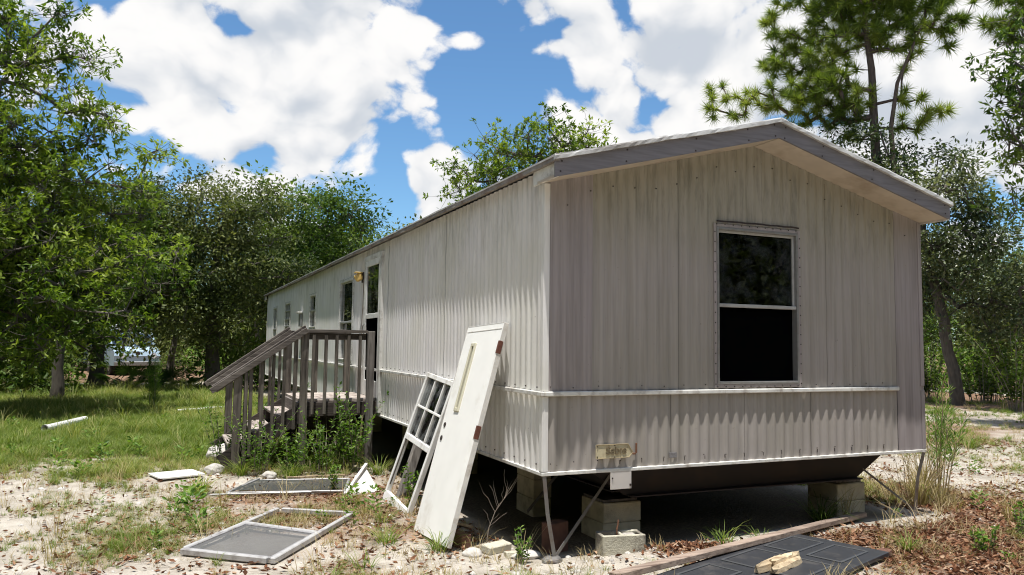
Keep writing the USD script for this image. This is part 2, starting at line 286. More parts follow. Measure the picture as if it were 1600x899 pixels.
M['litter'] = leafy('litter_leaf', [(0, (.07, .032, .018)), (.45, (.20, .085, .042)), (.75, (.30, .16, .09)), (1, (.42, .30, .20))], .1, .7, .2, (1, 1, 1))
M['palm'] = leafy('palm_leaf', [(0, (.02, .06, .012)), (1, (.10, .17, .04))], .25)

# ------------------------------------------------------------------ ground
def sstep(x, a, b): t = np.clip((x-a)/(b-a), 0, 1); return t*t*(3-2*t)
def nz(x, y, s, seed=0, o=3): return meshkit.fbm(np.stack([np.asarray(x)*s, np.asarray(y)*s, np.full(np.shape(x), .37)], -1), o, seed)
def blob(x, y, cx, cy, rx, ry, rot=0):
    dx, dy = x-cx, y-cy; c, s = math.cos(rot), math.sin(rot)
    return np.exp(-(((dx*c+dy*s)/rx)**2+((-dx*s+dy*c)/ry)**2))
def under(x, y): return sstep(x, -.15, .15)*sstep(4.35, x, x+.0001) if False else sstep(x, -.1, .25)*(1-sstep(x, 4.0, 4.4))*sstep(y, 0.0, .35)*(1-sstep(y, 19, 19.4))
def gz(x, y):
    x, y = np.asarray(x, float), np.asarray(y, float)
    far = np.hypot(x-EYE[0], y-EYE[1])
    z = (nz(x, y, .5, 3)-.5)*.07+(nz(x, y, 3., 5)-.5)*.022
    z += .035*blob(x, y, 3.9, -.02, .8, .16, .15)+.03*blob(x, y, 2.4, .12, 1.2, .14, .1)+.05*blob(x, y, .9, -.2, .5, .2)
    z -= .03*under(x, y)
    z += sstep(far, 35, 120)*(nz(x, y, .02, 8)-.5)*1.2
    return z
def masks(x, y):
    """how grassy, how littered, how dark (shade painted in under the home) the soil"""
    x, y = np.asarray(x, float), np.asarray(y, float)
    far = np.hypot(x-EYE[0], y-EYE[1])
    n1, n2, n3 = nz(x, y, .7, 21), nz(x, y, 2.2, 22), nz(x, y, .25, 23)
    left = (1-sstep(x, -.9, .3))
    g = left*sstep(y+.25*(x+3), 1.5, 9.5)*.66+left*.20
    g = g+1.5*(n1-.5)+1.1*(n2-.5)
    g = np.where(x > 4.3, .36+1.0*(n1-.5)+.9*(n2-.5)+.10*sstep(y, 2.5, 8)-.28*sstep(x, 8, 13), g)
    g = np.where((x > .2) & (x < 4.3) & (y < .2), .12+.6*(n1-.5), g)
    g -= .9*blob(x, y, 2.6, .08, 1.6, .2, .08)+.8*blob(x, y, -1.1, .6, .8, .5)+.6*blob(x, y, -3.2, .2, 1., .8)+.5*blob(x, y, -2.4, 4.6, .7, .5)+.7*blob(x, y, 7.0, 2.0, 1.1, 1.5)+.7*blob(x, y, 4.0, .0, .9, .3)+.6*blob(x, y, -3.4, 6.6, .5, .4)
    g -= .9*blob(x, y, -1., 3.6, .9, .7)
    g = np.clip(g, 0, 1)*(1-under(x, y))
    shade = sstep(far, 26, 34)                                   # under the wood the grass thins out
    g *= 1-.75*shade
    l = .42*sstep(n2, .40, .72)+.40*sstep(n1, .42, .75)
    l += blob(x, y, 1.25, -.12, .6, .2, .1)*1.1+blob(x, y, 3.5, -.45, .9, .45, -.2)+blob(x, y, 5.2, -.5, 1.6, .8)*1.3+blob(x, y, 3.6, -1.2, 1.2, .6)*1.2+blob(x, y, 5.3, .9, .7, .7)*.9+blob(x, y, 8.5, -.2, 2., 1.)*.9+blob(x, y, -1.2, 3.3, 1.2, 1.)*.55+blob(x, y, -.9, 1.9, .8, .8)*.5
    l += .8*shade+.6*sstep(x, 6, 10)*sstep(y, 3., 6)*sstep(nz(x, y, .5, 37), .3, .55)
    l -= 1.3*blob(x, y, 4.0, .0, .75, .2, .1)+1.3*blob(x, y, 2.4, .12, .95, .17, .1)+.8*blob(x, y, .35, -.25, .6, .3)+.5*blob(x, y, 7.2, 2.2, 1., 1.6)
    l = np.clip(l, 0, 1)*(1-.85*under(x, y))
    d = np.clip(.75*sstep(nz(x, y, 1.3, 31), .48, .72)*sstep(y, 1.0, 5)+.7*shade+1.0*under(x, y-.12), 0, 1)  # under the home its cast shade is painted in as darker ground
    return g, l, d
def axis(lo, a, b, hi, step, grow=1.22):
    mid = list(np.arange(a, b, step)); out = [b]; s = step
    while out[-1] < hi: s *= grow; out.append(out[-1]+s)
    low = [a]; s = step
    while low[-1] > lo: s *= grow; low.append(low[-1]-s)
    return np.array(low[:0:-1]+mid+out)
gx, gy = axis(-900, -7, 9, 900, .07, 1.16), axis(-900, -2, 11, 900, .07, 1.09)
XX, YY = np.meshgrid(gx, gy, indexing='ij'); ZZ = gz(XX, YY)
gi = np.arange(XX.size).reshape(XX.shape)
gf = np.stack([gi[:-1, :-1], gi[1:, :-1], gi[1:, 1:], gi[:-1, 1:]], -1).reshape(-1, 4)
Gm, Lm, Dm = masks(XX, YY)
n = {'a': ('attribute', {'attribute': 'tint'}), 's': ('separate_color', {}), 'g': ('geometry', {}),
     'n1': ('noise_texture', {'scale': 3., 'detail': 8., 'roughness': .65}), 'n2': ('noise_texture', {'scale': 45., 'detail': 6., 'roughness': .7}), 'n3': ('noise_texture', {'scale': 160., 'detail': 3.}),
     'sand': ('rgb_ramp', {'ramp': [(.3, (.27, .235, .19)), (.5, (.40, .36, .305)), (.72, (.54, .50, .435))]}),
     'soil': ('rgb_ramp', {'ramp': [(.35, (.065, .05, .035)), (.65, (.18, .145, .10))]}),  # bare earth, and the colour of the shade painted under the home
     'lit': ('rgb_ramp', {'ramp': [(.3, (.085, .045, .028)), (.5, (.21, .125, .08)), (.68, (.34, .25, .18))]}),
     'gr': ('rgb_ramp', {'ramp': [(.3, (.11, .115, .035)), (.5, (.20, .19, .07)), (.66, (.36, .31, .18))]}),
     'j': ('math', {'math_type': 'multiply_add', 'value2': 1.6, 'value3': -.8}), 'ga': ('math', {'math_type': 'add'}), 'gm': ('map_range', {'from_min': .25, 'from_max': .75, 'clamp': True}),
     'la': ('math', {'math_type': 'add'}), 'lm': ('map_range', {'from_min': .3, 'from_max': .7, 'clamp': True}),
     'm1': ('mix', {}), 'm2': ('mix', {}), 'm3': ('mix', {}), 'sp': ('rgb_ramp', {'ramp': [(.34, (.55, .5, .45)), (.46, (1, 1, 1))]}), 'm4': ('mix', {'mix_type': 'multiply', 'fac': .8}),
     'p': ('principled_bsdf', {'roughness': .95, 'specular_ior_level': .15}), 'b': ('bump', {'strength': .55, 'distance': .02})}
l = [('a.color', 's.color'), ('g.position', 'n1.vector'), ('g.position', 'n2.vector'), ('g.position', 'n3.vector'), ('n1.fac', 'sand.fac'), ('n2.fac', 'soil.fac'), ('n2.fac', 'lit.fac'), ('n2.fac', 'gr.fac'),
     ('n2.fac', 'j.value1'), ('s.r', 'ga.value1'), ('j.value', 'ga.value2'), ('ga.value', 'gm.value'), ('s.g', 'la.value1'), ('j.value', 'la.value2'), ('la.value', 'lm.value'),
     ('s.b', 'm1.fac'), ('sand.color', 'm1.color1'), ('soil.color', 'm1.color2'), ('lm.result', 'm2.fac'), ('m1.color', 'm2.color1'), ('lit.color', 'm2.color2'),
     ('gm.result', 'm3.fac'), ('m2.color', 'm3.color1'), ('gr.color', 'm3.color2'), ('n3.fac', 'sp.fac'), ('m3.color', 'm4.color1'), ('sp.color', 'm4.color2'), ('m4.color', 'p.base_color'), ('n2.fac', 'b.height'), ('b.normal', 'p.normal')]
M['ground'] = mat('ground', n, l)
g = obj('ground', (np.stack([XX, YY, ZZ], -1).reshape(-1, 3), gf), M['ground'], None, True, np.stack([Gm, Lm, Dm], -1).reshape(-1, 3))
tag(g, 'sandy yard with patchy grass and leaf litter', kind='structure')

# ------------------------------------------------------------------ the mobile home
W, L, ZB, ZM, ZT, SL = 4.2, 19.06, .668, 1.271, 2.924, .2576
AMP, PER, FO = .016, .104, .30
zs = lambda x: ZT+SL*np.minimum(x, W-x)
home = thing('mobile_home', 'long weathered single-wide mobile home with corrugated siding raised on block piers', 'mobile home')
def sheet(O, U, N, u0, u1, zlo, zhi, holes=(), amp=AMP, per=PER, off=0.0, ph=0.0, seg=8):
    k = max(2, int(round((u1-u0)/(per/seg)))) if amp else 3
    us = set(np.round(np.linspace(u0, u1, k+1), 5))
    for a, b, c, d in holes:
        for q in (a, b):
            if u0 < q < u1: us.add(round(q, 5))
    us = np.array(sorted(us)); V, F = [], []
    O, U, N = (np.array([*q, 0.]) for q in (O, U, N))
    zh = zhi if callable(zhi) else (lambda u: zhi)
    def P(u, z):
        w = .5-.5*math.cos(2*math.pi*(u+ph)/per) if amp else 0
        w = w*w*(3-2*w)
        q = O+U*u-N*(amp*w+off); V.append((q[0], q[1], z)); return len(V)-1
    for a, b in zip(us[:-1], us[1:]):
        m = (a+b)/2; iv = [(zlo, None)]
        cuts = sorted((max(c, zlo), d) for ha, hb, c, d in holes if ha < m < hb and d > zlo and c < zh(m))
        lo = zlo; segs = []
        for c, d in cuts:
            if c > lo+1e-6: segs.append((lo, lo, c, c))
            lo = d
        if lo < zh(m)-1e-6: segs.append((lo, lo, zh(a), zh(b)))
        for q0, q1, q3, q2 in segs:
            F.append([P(a, q0), P(b, q1), P(b, q2), P(a, q3)])
    t = trimesh.Trimesh(np.array(V), np.vstack([np.array(F)[:, [0, 1, 2]], np.array(F)[:, [0, 2, 3]]]), process=False)
    t.merge_vertices(); return t
# end wall facing the camera
ENDWIN = (1.665, 2.585, 1.335, 2.70)
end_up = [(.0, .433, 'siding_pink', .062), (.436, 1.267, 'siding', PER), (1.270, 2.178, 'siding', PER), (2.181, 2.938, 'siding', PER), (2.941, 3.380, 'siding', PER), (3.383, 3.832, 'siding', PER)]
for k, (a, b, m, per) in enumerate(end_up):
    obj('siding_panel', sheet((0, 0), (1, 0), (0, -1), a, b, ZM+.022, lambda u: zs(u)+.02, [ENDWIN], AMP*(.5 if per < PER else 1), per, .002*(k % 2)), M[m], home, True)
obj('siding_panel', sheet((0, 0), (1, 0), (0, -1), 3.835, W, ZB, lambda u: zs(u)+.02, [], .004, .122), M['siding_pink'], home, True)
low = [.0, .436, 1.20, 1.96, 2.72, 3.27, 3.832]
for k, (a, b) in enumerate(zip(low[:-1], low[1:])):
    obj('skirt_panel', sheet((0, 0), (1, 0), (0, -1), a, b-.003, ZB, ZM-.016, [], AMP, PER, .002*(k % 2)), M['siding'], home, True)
# long wall with the door
SD = (5.05, 5.97, .89, 2.88)
SW = [(6.92, 7.96, 1.36, 2.68), (10.42, 11.14, 1.95, 2.62), (14.05, 15.0, 1.86, 2.61), (16.65, 17.45, 1.50, 2.59)]
ys = np.linspace(0, L, 17)
for k, (a, b) in enumerate(zip(ys[:-1], ys[1:])):
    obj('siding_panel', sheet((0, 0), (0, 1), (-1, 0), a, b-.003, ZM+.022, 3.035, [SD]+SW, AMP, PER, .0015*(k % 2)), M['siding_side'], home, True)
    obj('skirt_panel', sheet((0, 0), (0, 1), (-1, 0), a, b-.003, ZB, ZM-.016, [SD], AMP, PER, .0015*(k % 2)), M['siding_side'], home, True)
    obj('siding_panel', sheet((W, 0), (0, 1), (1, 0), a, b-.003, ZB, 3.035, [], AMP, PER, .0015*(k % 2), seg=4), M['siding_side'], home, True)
for k in range(5):
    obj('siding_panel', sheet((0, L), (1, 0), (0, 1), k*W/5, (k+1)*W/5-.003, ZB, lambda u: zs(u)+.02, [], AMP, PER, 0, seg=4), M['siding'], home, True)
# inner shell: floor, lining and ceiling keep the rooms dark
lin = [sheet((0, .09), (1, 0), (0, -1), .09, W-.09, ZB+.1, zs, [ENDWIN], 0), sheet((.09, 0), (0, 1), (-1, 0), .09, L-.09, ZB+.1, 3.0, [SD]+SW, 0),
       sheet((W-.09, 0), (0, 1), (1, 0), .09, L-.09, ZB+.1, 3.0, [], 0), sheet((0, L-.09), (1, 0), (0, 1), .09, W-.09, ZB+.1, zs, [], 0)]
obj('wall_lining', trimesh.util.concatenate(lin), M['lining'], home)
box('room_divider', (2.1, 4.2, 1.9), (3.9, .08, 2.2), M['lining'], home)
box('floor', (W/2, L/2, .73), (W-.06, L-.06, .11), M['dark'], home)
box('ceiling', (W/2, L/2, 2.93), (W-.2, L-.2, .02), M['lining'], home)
# trims
b = MB().box((W*.4565, -.012, ZM+.003), (3.834, .03, .036), .006); b.build('belt_trim', M['white_trim'], home)
MB().box((-.012, L/2-.013, ZM+.003), (.03, L+.027, .036), .006).build('belt_trim', M['white_trim'], home)
MB().box((W/2, .006, ZB-.006), (W+.016, .03, .028), .004).build('bottom_trim', M['white_trim'], home)
MB().box((.006, L/2+.012, ZB-.006), (.03, L-.02, .028), .004).build('bottom_trim', M['white_trim'], home)
MB().box((W+.006, L/2+.012, ZB-.004), (.034, L-.01, .03), .006).build('bottom_trim', M['white_trim'], home)
for cx, cy, sx, sy in ((0, 0, -1, -1), (W, 0, 1, -1), (0, L, -1, 1), (W, L, 1, 1)):
    for lo, hi in ((ZB+.013, ZM-.018), (ZM+.024, 2.92)):
        MB().box((cx-sx*.02, cy+sy*.003, (lo+hi)/2), (.05, .008, hi-lo), .002).box((cx+sx*.003, cy-sy*.021, (lo+hi)/2), (.008, .05, hi-lo), .002).build('corner_trim', M['siding_pink'] if cx else M['siding_side'], home)
# roof, fascia, soffit
RX0, RX1, TH = -.072, W+.02, .148
slope = math.hypot(1, SL)
for x0, x1 in ((RX0, W/2), (W/2, RX1)):
    for face, y0, y1, nm, mt, d0, d1 in ((0, -FO-.02, -FO, 'fascia', 'fascia', -.002, TH), (1, L+FO, L+FO+.02, 'fascia', 'fascia', -.002, TH)):
        MB().prism([(x0, zs(x0)+d0), (x1, zs(x1)+d0), (x1, zs(x1)+d1), (x0, zs(x0)+d1)], y0, y1, lambda v: np.stack([v[:, 0], v[:, 2], v[:, 1]], 1)).build(nm, M[mt], home)
    for y0, y1 in ((-FO+.001, .012), (L-.012, L+FO-.001)):
        MB().prism([(x0+.01, zs(x0+.01)), (x1-.003, zs(x1-.003)), (x1-.003, zs(x1-.003)+.02), (x0+.01, zs(x0+.01)+.02)], y0, y1, lambda v: np.stack([v[:, 0], v[:, 2], v[:, 1]], 1)).build('soffit', M['soffit'], home)
    # roof sheets with laps across the length
    for k in range(9):
        ya, yb = -FO-.045+k*(L+2*FO+.09)/9, -FO-.045+(k+1)*(L+2*FO+.09)/9+.03
        MB().prism([(x0-.012 if x0 < 1 else x0, zs(x0)+TH+.002), (x1 if x1 < 3 else x1+.012, zs(x1)+TH+.002), (x1 if x1 < 3 else x1+.012, zs(x1)+TH+.016), (x0-.012 if x0 < 1 else x0, zs(x0)+TH+.016)], ya, yb,
                   lambda v, k=k: np.stack([v[:, 0], v[:, 2], v[:, 1]+.003*(k % 2)], 1)).build('roof_sheet', M['roof'], home)
# crumpled metal edge along the rake and the eaves
def strip(pts, n0, up, w, h, r, jit):
    """a folded metal edge swept along points, a little crumpled"""
    V, F = [], []; n0, up = np.array(n0, float), np.array(up, float)
    prof = [(-w/2, -h/2), (-w/2, h*.18), (-w*.2, h/2), (w/2, h/2), (w/2, -h/2)]
    for p_ in pts:
        for a_, b_ in prof: V.append(np.array(p_)+n0*(a_+r.normal(0, jit))+up*(b_+r.normal(0, jit)))
    for i_ in range(len(pts)-1):
        for k_ in range(5): a_, b_ = i_*5+k_, i_*5+(k_+1) % 5; F += [[a_, b_, b_+5], [a_, b_+5, a_+5]]
    e_ = (len(pts)-1)*5; F += [[0, 2, 1], [0, 3, 2], [0, 4, 3], [e_, e_+1, e_+2], [e_, e_+2, e_+3], [e_, e_+3, e_+4]]
    return np.array(V), np.array(F)
rr = np.random.default_rng(5)
for x0, x1 in ((RX0-.015, W/2-.001), (W/2+.001, RX1+.015)):
    q = np.linspace(x0, x1, 46); sag = np.interp(q, np.linspace(x0, x1, 9), rr.normal(0, .003, 9))
    obj('rake_trim', strip([(x_, -FO-.032, zs(x_)+TH+.004+g_) for x_, g_ in zip(q, sag)], (0, 1, 0), (0, 0, 1), .030, .040, rr, .0016), M['roof'], home)
q = np.linspace(-FO-.04, L+FO, 150); sag = np.interp(q, np.linspace(q[0], q[-1], 40), rr.normal(0, .005, 40))
obj('eave_trim', strip([(-.062, y_, 3.047+g_) for y_, g_ in zip(q, sag)], (1, 0, 0), (0, 0, 1), .036, .052, rr, .002), M['eave'], home)
MB().box((W+.03, L/2, 3.047), (.05, L+2*FO, .05), .008).build('eave_trim', M['eave'], home)
for cx, s in ((-.045, 1), (W+.008, -1)):
    MB().box((cx, -FO/2-.005+.05, 2.965), (.016, FO+.12, .115), .003).build('eave_return', M['white_trim'], home)
    MB().box((cx, L+FO/2-.05, 2.965), (.016, FO+.08, .115), .003).build('eave_return', M['white_trim'], home)
m = MB()
for x in (-.03, .55, 1.2, 1.75, 2.04, 2.16, 2.6, 3.2, 3.75, 4.15):
    for dz in (.025, .115): m.box((x+.01*rng.normal(), -FO-.021, zs(x)+dz+.006*rng.normal()), (.012, .006, .012), .002)
tag(m.build('fascia_nails', M['screw'], home), kind='stuff')
# screws
m = MB()
for x in np.arange(.06, 3.8, .105*2):
    for z in (ZM+.055, ZB+.075):
        m.box((x+rng.normal(0, .008), -.004, z+rng.normal(0, .004)), (.008, .009, .008), .002)
        if z < 1 and rng.random() < .8: m.box((x, -.002, z-.02), (.004, .006, .03), .001)
for x in np.arange(.2, 4.1, .21): m.box((x, -.004, zs(x)-.12-.1*rng.random()), (.009, .012, .009), .003)
for y in np.arange(.1, 6, .21): m.box((-.004, y, ZM+.05), (.01, .011, .011), .003).box((-.004, y, ZB+.06), (.01, .011, .011), .003)
tag(m.build('screws', M['screw'], home), kind='stuff')

def window(wall, u0, u1, z0, z1, rail, depth=.05, fl=.05, grid=None, frame='mill', lower='glass', pane='glass', bright='sash_grey'):
    """wall(u, out) -> xy; a metal double-hung window"""
    w = UsdGeom.Xform.Define(stage, numbered(str(home.GetPath()), 'window'))
    def bar(mb, a, b, z_a, z_b, o0, o1):
        p, q = np.array(wall(a, o0)), np.array(wall(b, o1)); lo, hi = np.minimum(p, q), np.maximum(p, q)
        mb.box(((lo[0]+hi[0])/2, (lo[1]+hi[1])/2, (z_a+z_b)/2), (hi[0]-lo[0], hi[1]-lo[1], z_b-z_a), .003)
    f = MB()
    for a, b_, za, zb_ in ((u0-fl, u0, z0-fl, z1+fl), (u1, u1+fl, z0-fl, z1+fl), (u0, u1, z1, z1+fl), (u0, u1, z0-fl, z0)): bar(f, a, b_, za, zb_, -.004, .008)
    f.build('flange', M['siding_pink' if frame == 'alu' else 'white_trim'], w)
    f = MB(); t = .022
    for a, b_, za, zb_ in ((u0, u0+t, z0, z1), (u1-t, u1, z0, z1), (u0+t, u1-t, z1-t, z1), (u0+t, u1-t, z0, z0+t)): bar(f, a, b_, za, zb_, -.09, .014)
    f.build('frame', M[frame], w)
    s = MB()
    for a, b_, za, zb_ in ((u0+t, u0+2*t, rail, z1-t), (u1-2*t, u1-t, rail, z1-t), (u0+2*t, u1-2*t, z1-2*t, z1-t)): bar(s, a, b_, za, zb_, -.04, -.015)
    s.build('upper_sash', M[bright], w)
    s = MB(); bar(s, u0+t, u1-t, rail-.018, rail+.012, -.05, .004); s.build('meeting_rail', M[bright], w)
    if grid:
        s = MB()
        for g_ in grid: bar(s, u0+t, u1-t, g_-.012, g_+.012, -.03, .006)
        bar(s, (u0+u1)/2-.012, (u0+u1)/2+.012, z0+t, z1-t, -.028, .002); s.build('muntins', M[bright], w)
    s = MB(); bar(s, u0+t, u1-t, rail+.01, z1-t, -.032, -.028); s.build('pane', M[pane], w)
    s = MB(); bar(s, u0+t, u1-t, z0+t, rail-.015, -.055, -.051); s.build('pane', M[lower], w)
    s = MB()
    for zq in np.arange(z0, z1+.01, .088):
        for uq in (u0-.02, u1+.02): bar(s, uq-.005, uq+.005, zq-.005, zq+.005, .006, .012)
    for uq in np.arange(u0, u1, .09):
        for zq in (z0-.022, z1+.024): bar(s, uq-.005, uq+.005, zq-.005, zq+.005, .006, .012)
    tag(s.build('screws', M['screw'], w), kind='stuff')
    return w
M['screen'] = mat('insect_screen', {'t': ('transparent_bsdf', {'color': (.3, .3, .3)}), 'd': ('diffuse_bsdf', {'color': (.002, .002, .002)}), 'x': ('mix_closure', {'fac': .6})}, [('t.BSDF', 'x.closure1'), ('d.BSDF', 'x.closure2')], 'x.closure')
endw = lambda u, o: (u, -o)
sidew = lambda u, o: (-o, u)
window(endw, *ENDWIN, 2.02, lower='screen', frame='alu', fl=.03, pane='dusty')
# bent drip cap over the end window
m = MB(); q = np.linspace(1.66, 2.59, 12); r_ = rng.uniform(-.006, .006, 12)
for i in range(11): m.beam((q[i], -.018, 2.752+r_[i]), (q[i+1], -.018, 2.752+r_[i+1]), .012, .014, ch=.002)
m.build('drip_cap', M['steel'], home)
for k, (a, b_, c, d) in enumerate(SW):
    window(sidew, a, b_, c, d, (1.99, 2.30, 2.22, 2.0)[k], grid=[(2.42), (2.04)] if k == 2 else None, frame='white_trim', lower='side_glass', pane='side_glass', fl=.04)
# door with storm door
dr = UsdGeom.Xform.Define(stage, numbered(str(home.GetPath()), 'entry_door'))
m = MB(); y0, y1, z0, z1 = SD
for a, b_, za, zb_ in ((y0-.06, y0+.03, .70, z1+.04), (y1-.03, y1+.05, z0, z1+.04), (y0+.03, y1-.03, z1-.03, z1+.04)): m.box((-.012, (a+b_)/2, (za+zb_)/2), (.05, b_-a, zb_-za), .004)
m.build('door_frame', M['white_trim'], dr)
m = MB()
for a, b_, za, zb_ in ((y0+.03, y0+.10, z0, z1-.03), (y1-.10, y1-.03, z0, z1-.03), (y0+.1, y1-.1, z1-.12, z1-.03), (y0+.1, y1-.1, 2.0, 2.07), (y0+.1, y1-.1, z0, 1.12)): m.box((-.02, (a+b_)/2, (za+zb_)/2), (.03, b_-a, zb_-za), .004)
m.build('storm_door_frame', M['sash_white'], dr)
box('pane', (-.02, (y0+y1)/2, 2.41), (.005, y1-y0-.18, .70), M['side_glass'], dr)
box('pane', (-.02, (y0+y1)/2, 1.56), (.005, y1-y0-.18, .90), M['screen'], dr)
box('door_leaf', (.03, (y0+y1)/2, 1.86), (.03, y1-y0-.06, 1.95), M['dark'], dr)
MB().tube([(-.045, y1-.07, 1.78), (-.07, y1-.07, 1.80), (-.07, y1-.07, 1.90), (-.045, y1-.07, 1.92)], .008).build('handle', M['alu'], dr)
# porch light
pl = UsdGeom.Xform.Define(stage, numbered(str(home.GetPath()), 'porch_light'))
box('back_plate', (-.012, 6.22, 2.64), (.02, .10, .16), M['screw'], pl)
MB().beam((-.02, 6.22, 2.67), (-.12, 6.26, 2.61), .085, .11, ch=.03).build('lantern', M['yellow'], pl)
box('cap', (-.08, 6.24, 2.71), (.11, .10, .02), M['yellow'], pl)
# dryer vent hood and its grimy flap
v = UsdGeom.Xform.Define(stage, numbered(str(home.GetPath()), 'vent_hood'))
box('hood', (-.05, 12.2, 2.30), (.12, .24, .04), M['white_trim'], v); box('flap', (-.03, 12.2, 2.13), (.05, .2, .28), M['alu'], v)
# cable by the door
MB().tube([(-.02, 6.12, 2.6), (-.018, 6.14, 2.3), (-.02, 6.18, 1.9), (-.018, 6.16, 1.4), (-.018, 6.16, 1.3)], .006).build('cable', M['twig'], home)
# name plate
npl = UsdGeom.Xform.Define(stage, numbered(str(home.GetPath()), 'name_plate'))
MB().prism([(.462, .762), (.765, .762), (.80, .80), (.755, .868), (.462, .868)], .012, .022, lambda v: np.stack([v[:, 0], -v[:, 2], v[:, 1]], 1)).build('plate', M['plate'], npl)
m = MB()
for a, c in (((.462, .762), (.765, .762)), ((.765, .762), (.80, .80)), ((.80, .80), (.755, .868)), ((.755, .868), (.462, .868)), ((.462, .868), (.462, .762))): m.beam((a[0], -.024, a[1]), (c[0], -.024, c[1]), .006, .006, ch=.001)
m.build('rim', M['plate_edge'], npl)
t = meshkit.text_mesh('Sabre', .056, .008, bold=True); v = t.vertices.copy(); wd = np.ptp(v[:, 0])
v = np.stack([.545+v[:, 0]*.19/wd, -.022-v[:, 2], .793+v[:, 1]], 1)
obj('lettering', (v, t.faces), M['letter'], npl)
m = MB()
for x, z in ((.472, .855), (.472, .775), (.63, .86), (.63, .768)): m.box((x, -.024, z), (.009, .01, .009), .002)
m.build('rivets', M['screw'], npl)
MB().box((.84, -.012, .83), (.014, .01, .08), .002).box((.82, -.012, .785), (.03, .01, .014), .002).build('rusty_bracket', M['rust'], home)
box('sticker', (1.205, -.003, .755), (.075, .004, .045), M['sticker'], home, .001)
tg = UsdGeom.Xform.Define(stage, numbered(str(home.GetPath()), 'hanging_tag'))
box('plate', (.70, -.004, .585), (.195, .008, .15), M['tag'], tg, .002)
MB().box((.62, -.01, .60), (.01, .01, .012), .002).box((.785, -.01, .54), (.014, .01, .018), .002).build('bolts', M['screw'], tg)
# chassis
for x in (.98, 3.22):
    MB().box((x, L/2, .655), (.12, L-1, .012), .002).box((x, L/2, .52), (.012, L-1, .26), .002).box((x, L/2, .385), (.12, L-1, .012), .002).build('chassis_beam', M['steel'], home)
MB().prism([(.55, .655), (1.0, .37), (3.72, .37), (4.15, .63), (4.15, .655)], .40, .46, lambda v: np.stack([v[:, 0], v[:, 2], v[:, 1]], 1)).build('front_crossmember', M['steel'], home)
box('crossmember_flange', (2.36, .40, .366), (2.7, .16, .012), M['steel'], home, .002)
for y in np.arange(2.5, L-1, 2.4):
    for x0, x1 in ((.92, .12), (3.28, 4.08)):
        MB().prism([(x0, .655), (x1, .655), (x1, .61), (x0, .42)], y, y+.04, lambda v: np.stack([v[:, 0], v[:, 2], v[:, 1]], 1)).build('outrigger', M['steel'], home)
MB().box((2.2, 1.75, .40), (.16, 1.2, .12), .01).beam((1.2, .9, .42), (2.2, 2.4, .42), .1, .1).beam((3.2, .9, .42), (2.2, 2.4, .42), .1, .1).build('drawbar', M['steel'], home)
# tie-down straps
MB().beam((.015, -.004, ZB-.01), (.05, -.0, .36), .003, .032, (1, 0, 0), .001).beam((.05, 0, .36), (.12, .0, .0), .003, .032, (1, 0, 0), .001).build('tie_down_strap', M['galv'], home)
MB().beam((.13, .02, .03), (.95, .46, .62), .003, .034, (0, 0, 1), .001).build('tie_down_strap', M['galv'], home)
MB().beam((.3, .9, .18), (1.0, 1.3, .62), .003, .034, (0, 0, 1), .001).build('tie_down_strap', M['galv'], home)
MB().beam((W-.03, -.004, ZB-.02), (W-.08, .03, .40), .004, .045, (1, 0, 0), .001).beam((W-.08, .03, .40), (W-.10, .06, .0), .004, .045, (1, 0, 0), .001).build('tie_down_strap', M['galv'], home)
MB().beam((3.75, .45, .5), (W-.02, .02, .02), .003, .02, (0, 0, 1), .001).build('tie_down_strap', M['galv'], home)

# ------------------------------------------------------------------ block piers
def pier(label, x, y, n=2, w=.40, d=.40, h=.175, group=None, cap=True, rz=0):
    t = thing('block_pier', label, 'pier', (x, y, gz(x, y)-.02), rz, group)
    for k in range(n):
        m = MB()
        if k % 2 == 0: m.box((0, 0, h*(k+.5)), (w, d, h-.004), .008)
        else: m.box((.006, .004, h*(k+.5)), (w, d, h-.004), .008)
        m.build('block', M['block'], t)
    if cap: MB().box((0, .01, h*n+.012), (w*.9, d*.9, .022), .003).build('shim', M['wy'], t)
    return t
pier('two-course concrete block pier under the front left corner behind the loose hollow block', 1.03, .70, 2, .38, .40)
pier('concrete block pier with grass at its foot under the right end of the front beam', 3.70, .66, 2, .38, .40)
p0 = pier('concrete block pier in the dark under the long wall behind the leaning white door', .78, 1.78, 3, .2, .40, .19)
pier('concrete block pier in the dark beneath the middle of the front end', 2.55, 2.6, 2, .4, .4, .18)
for k, y in enumerate((4.3, 6.8, 9.3, 11.8, 14.3, 16.8)):
    for x in (.98, 3.22): copy_of(p0, 'block_pier', 'concrete block pier deep in the shadow under the mobile home', 'pier', (x, y, gz(x, y)-.02), 0, 1.0, 'block piers deep under the home')

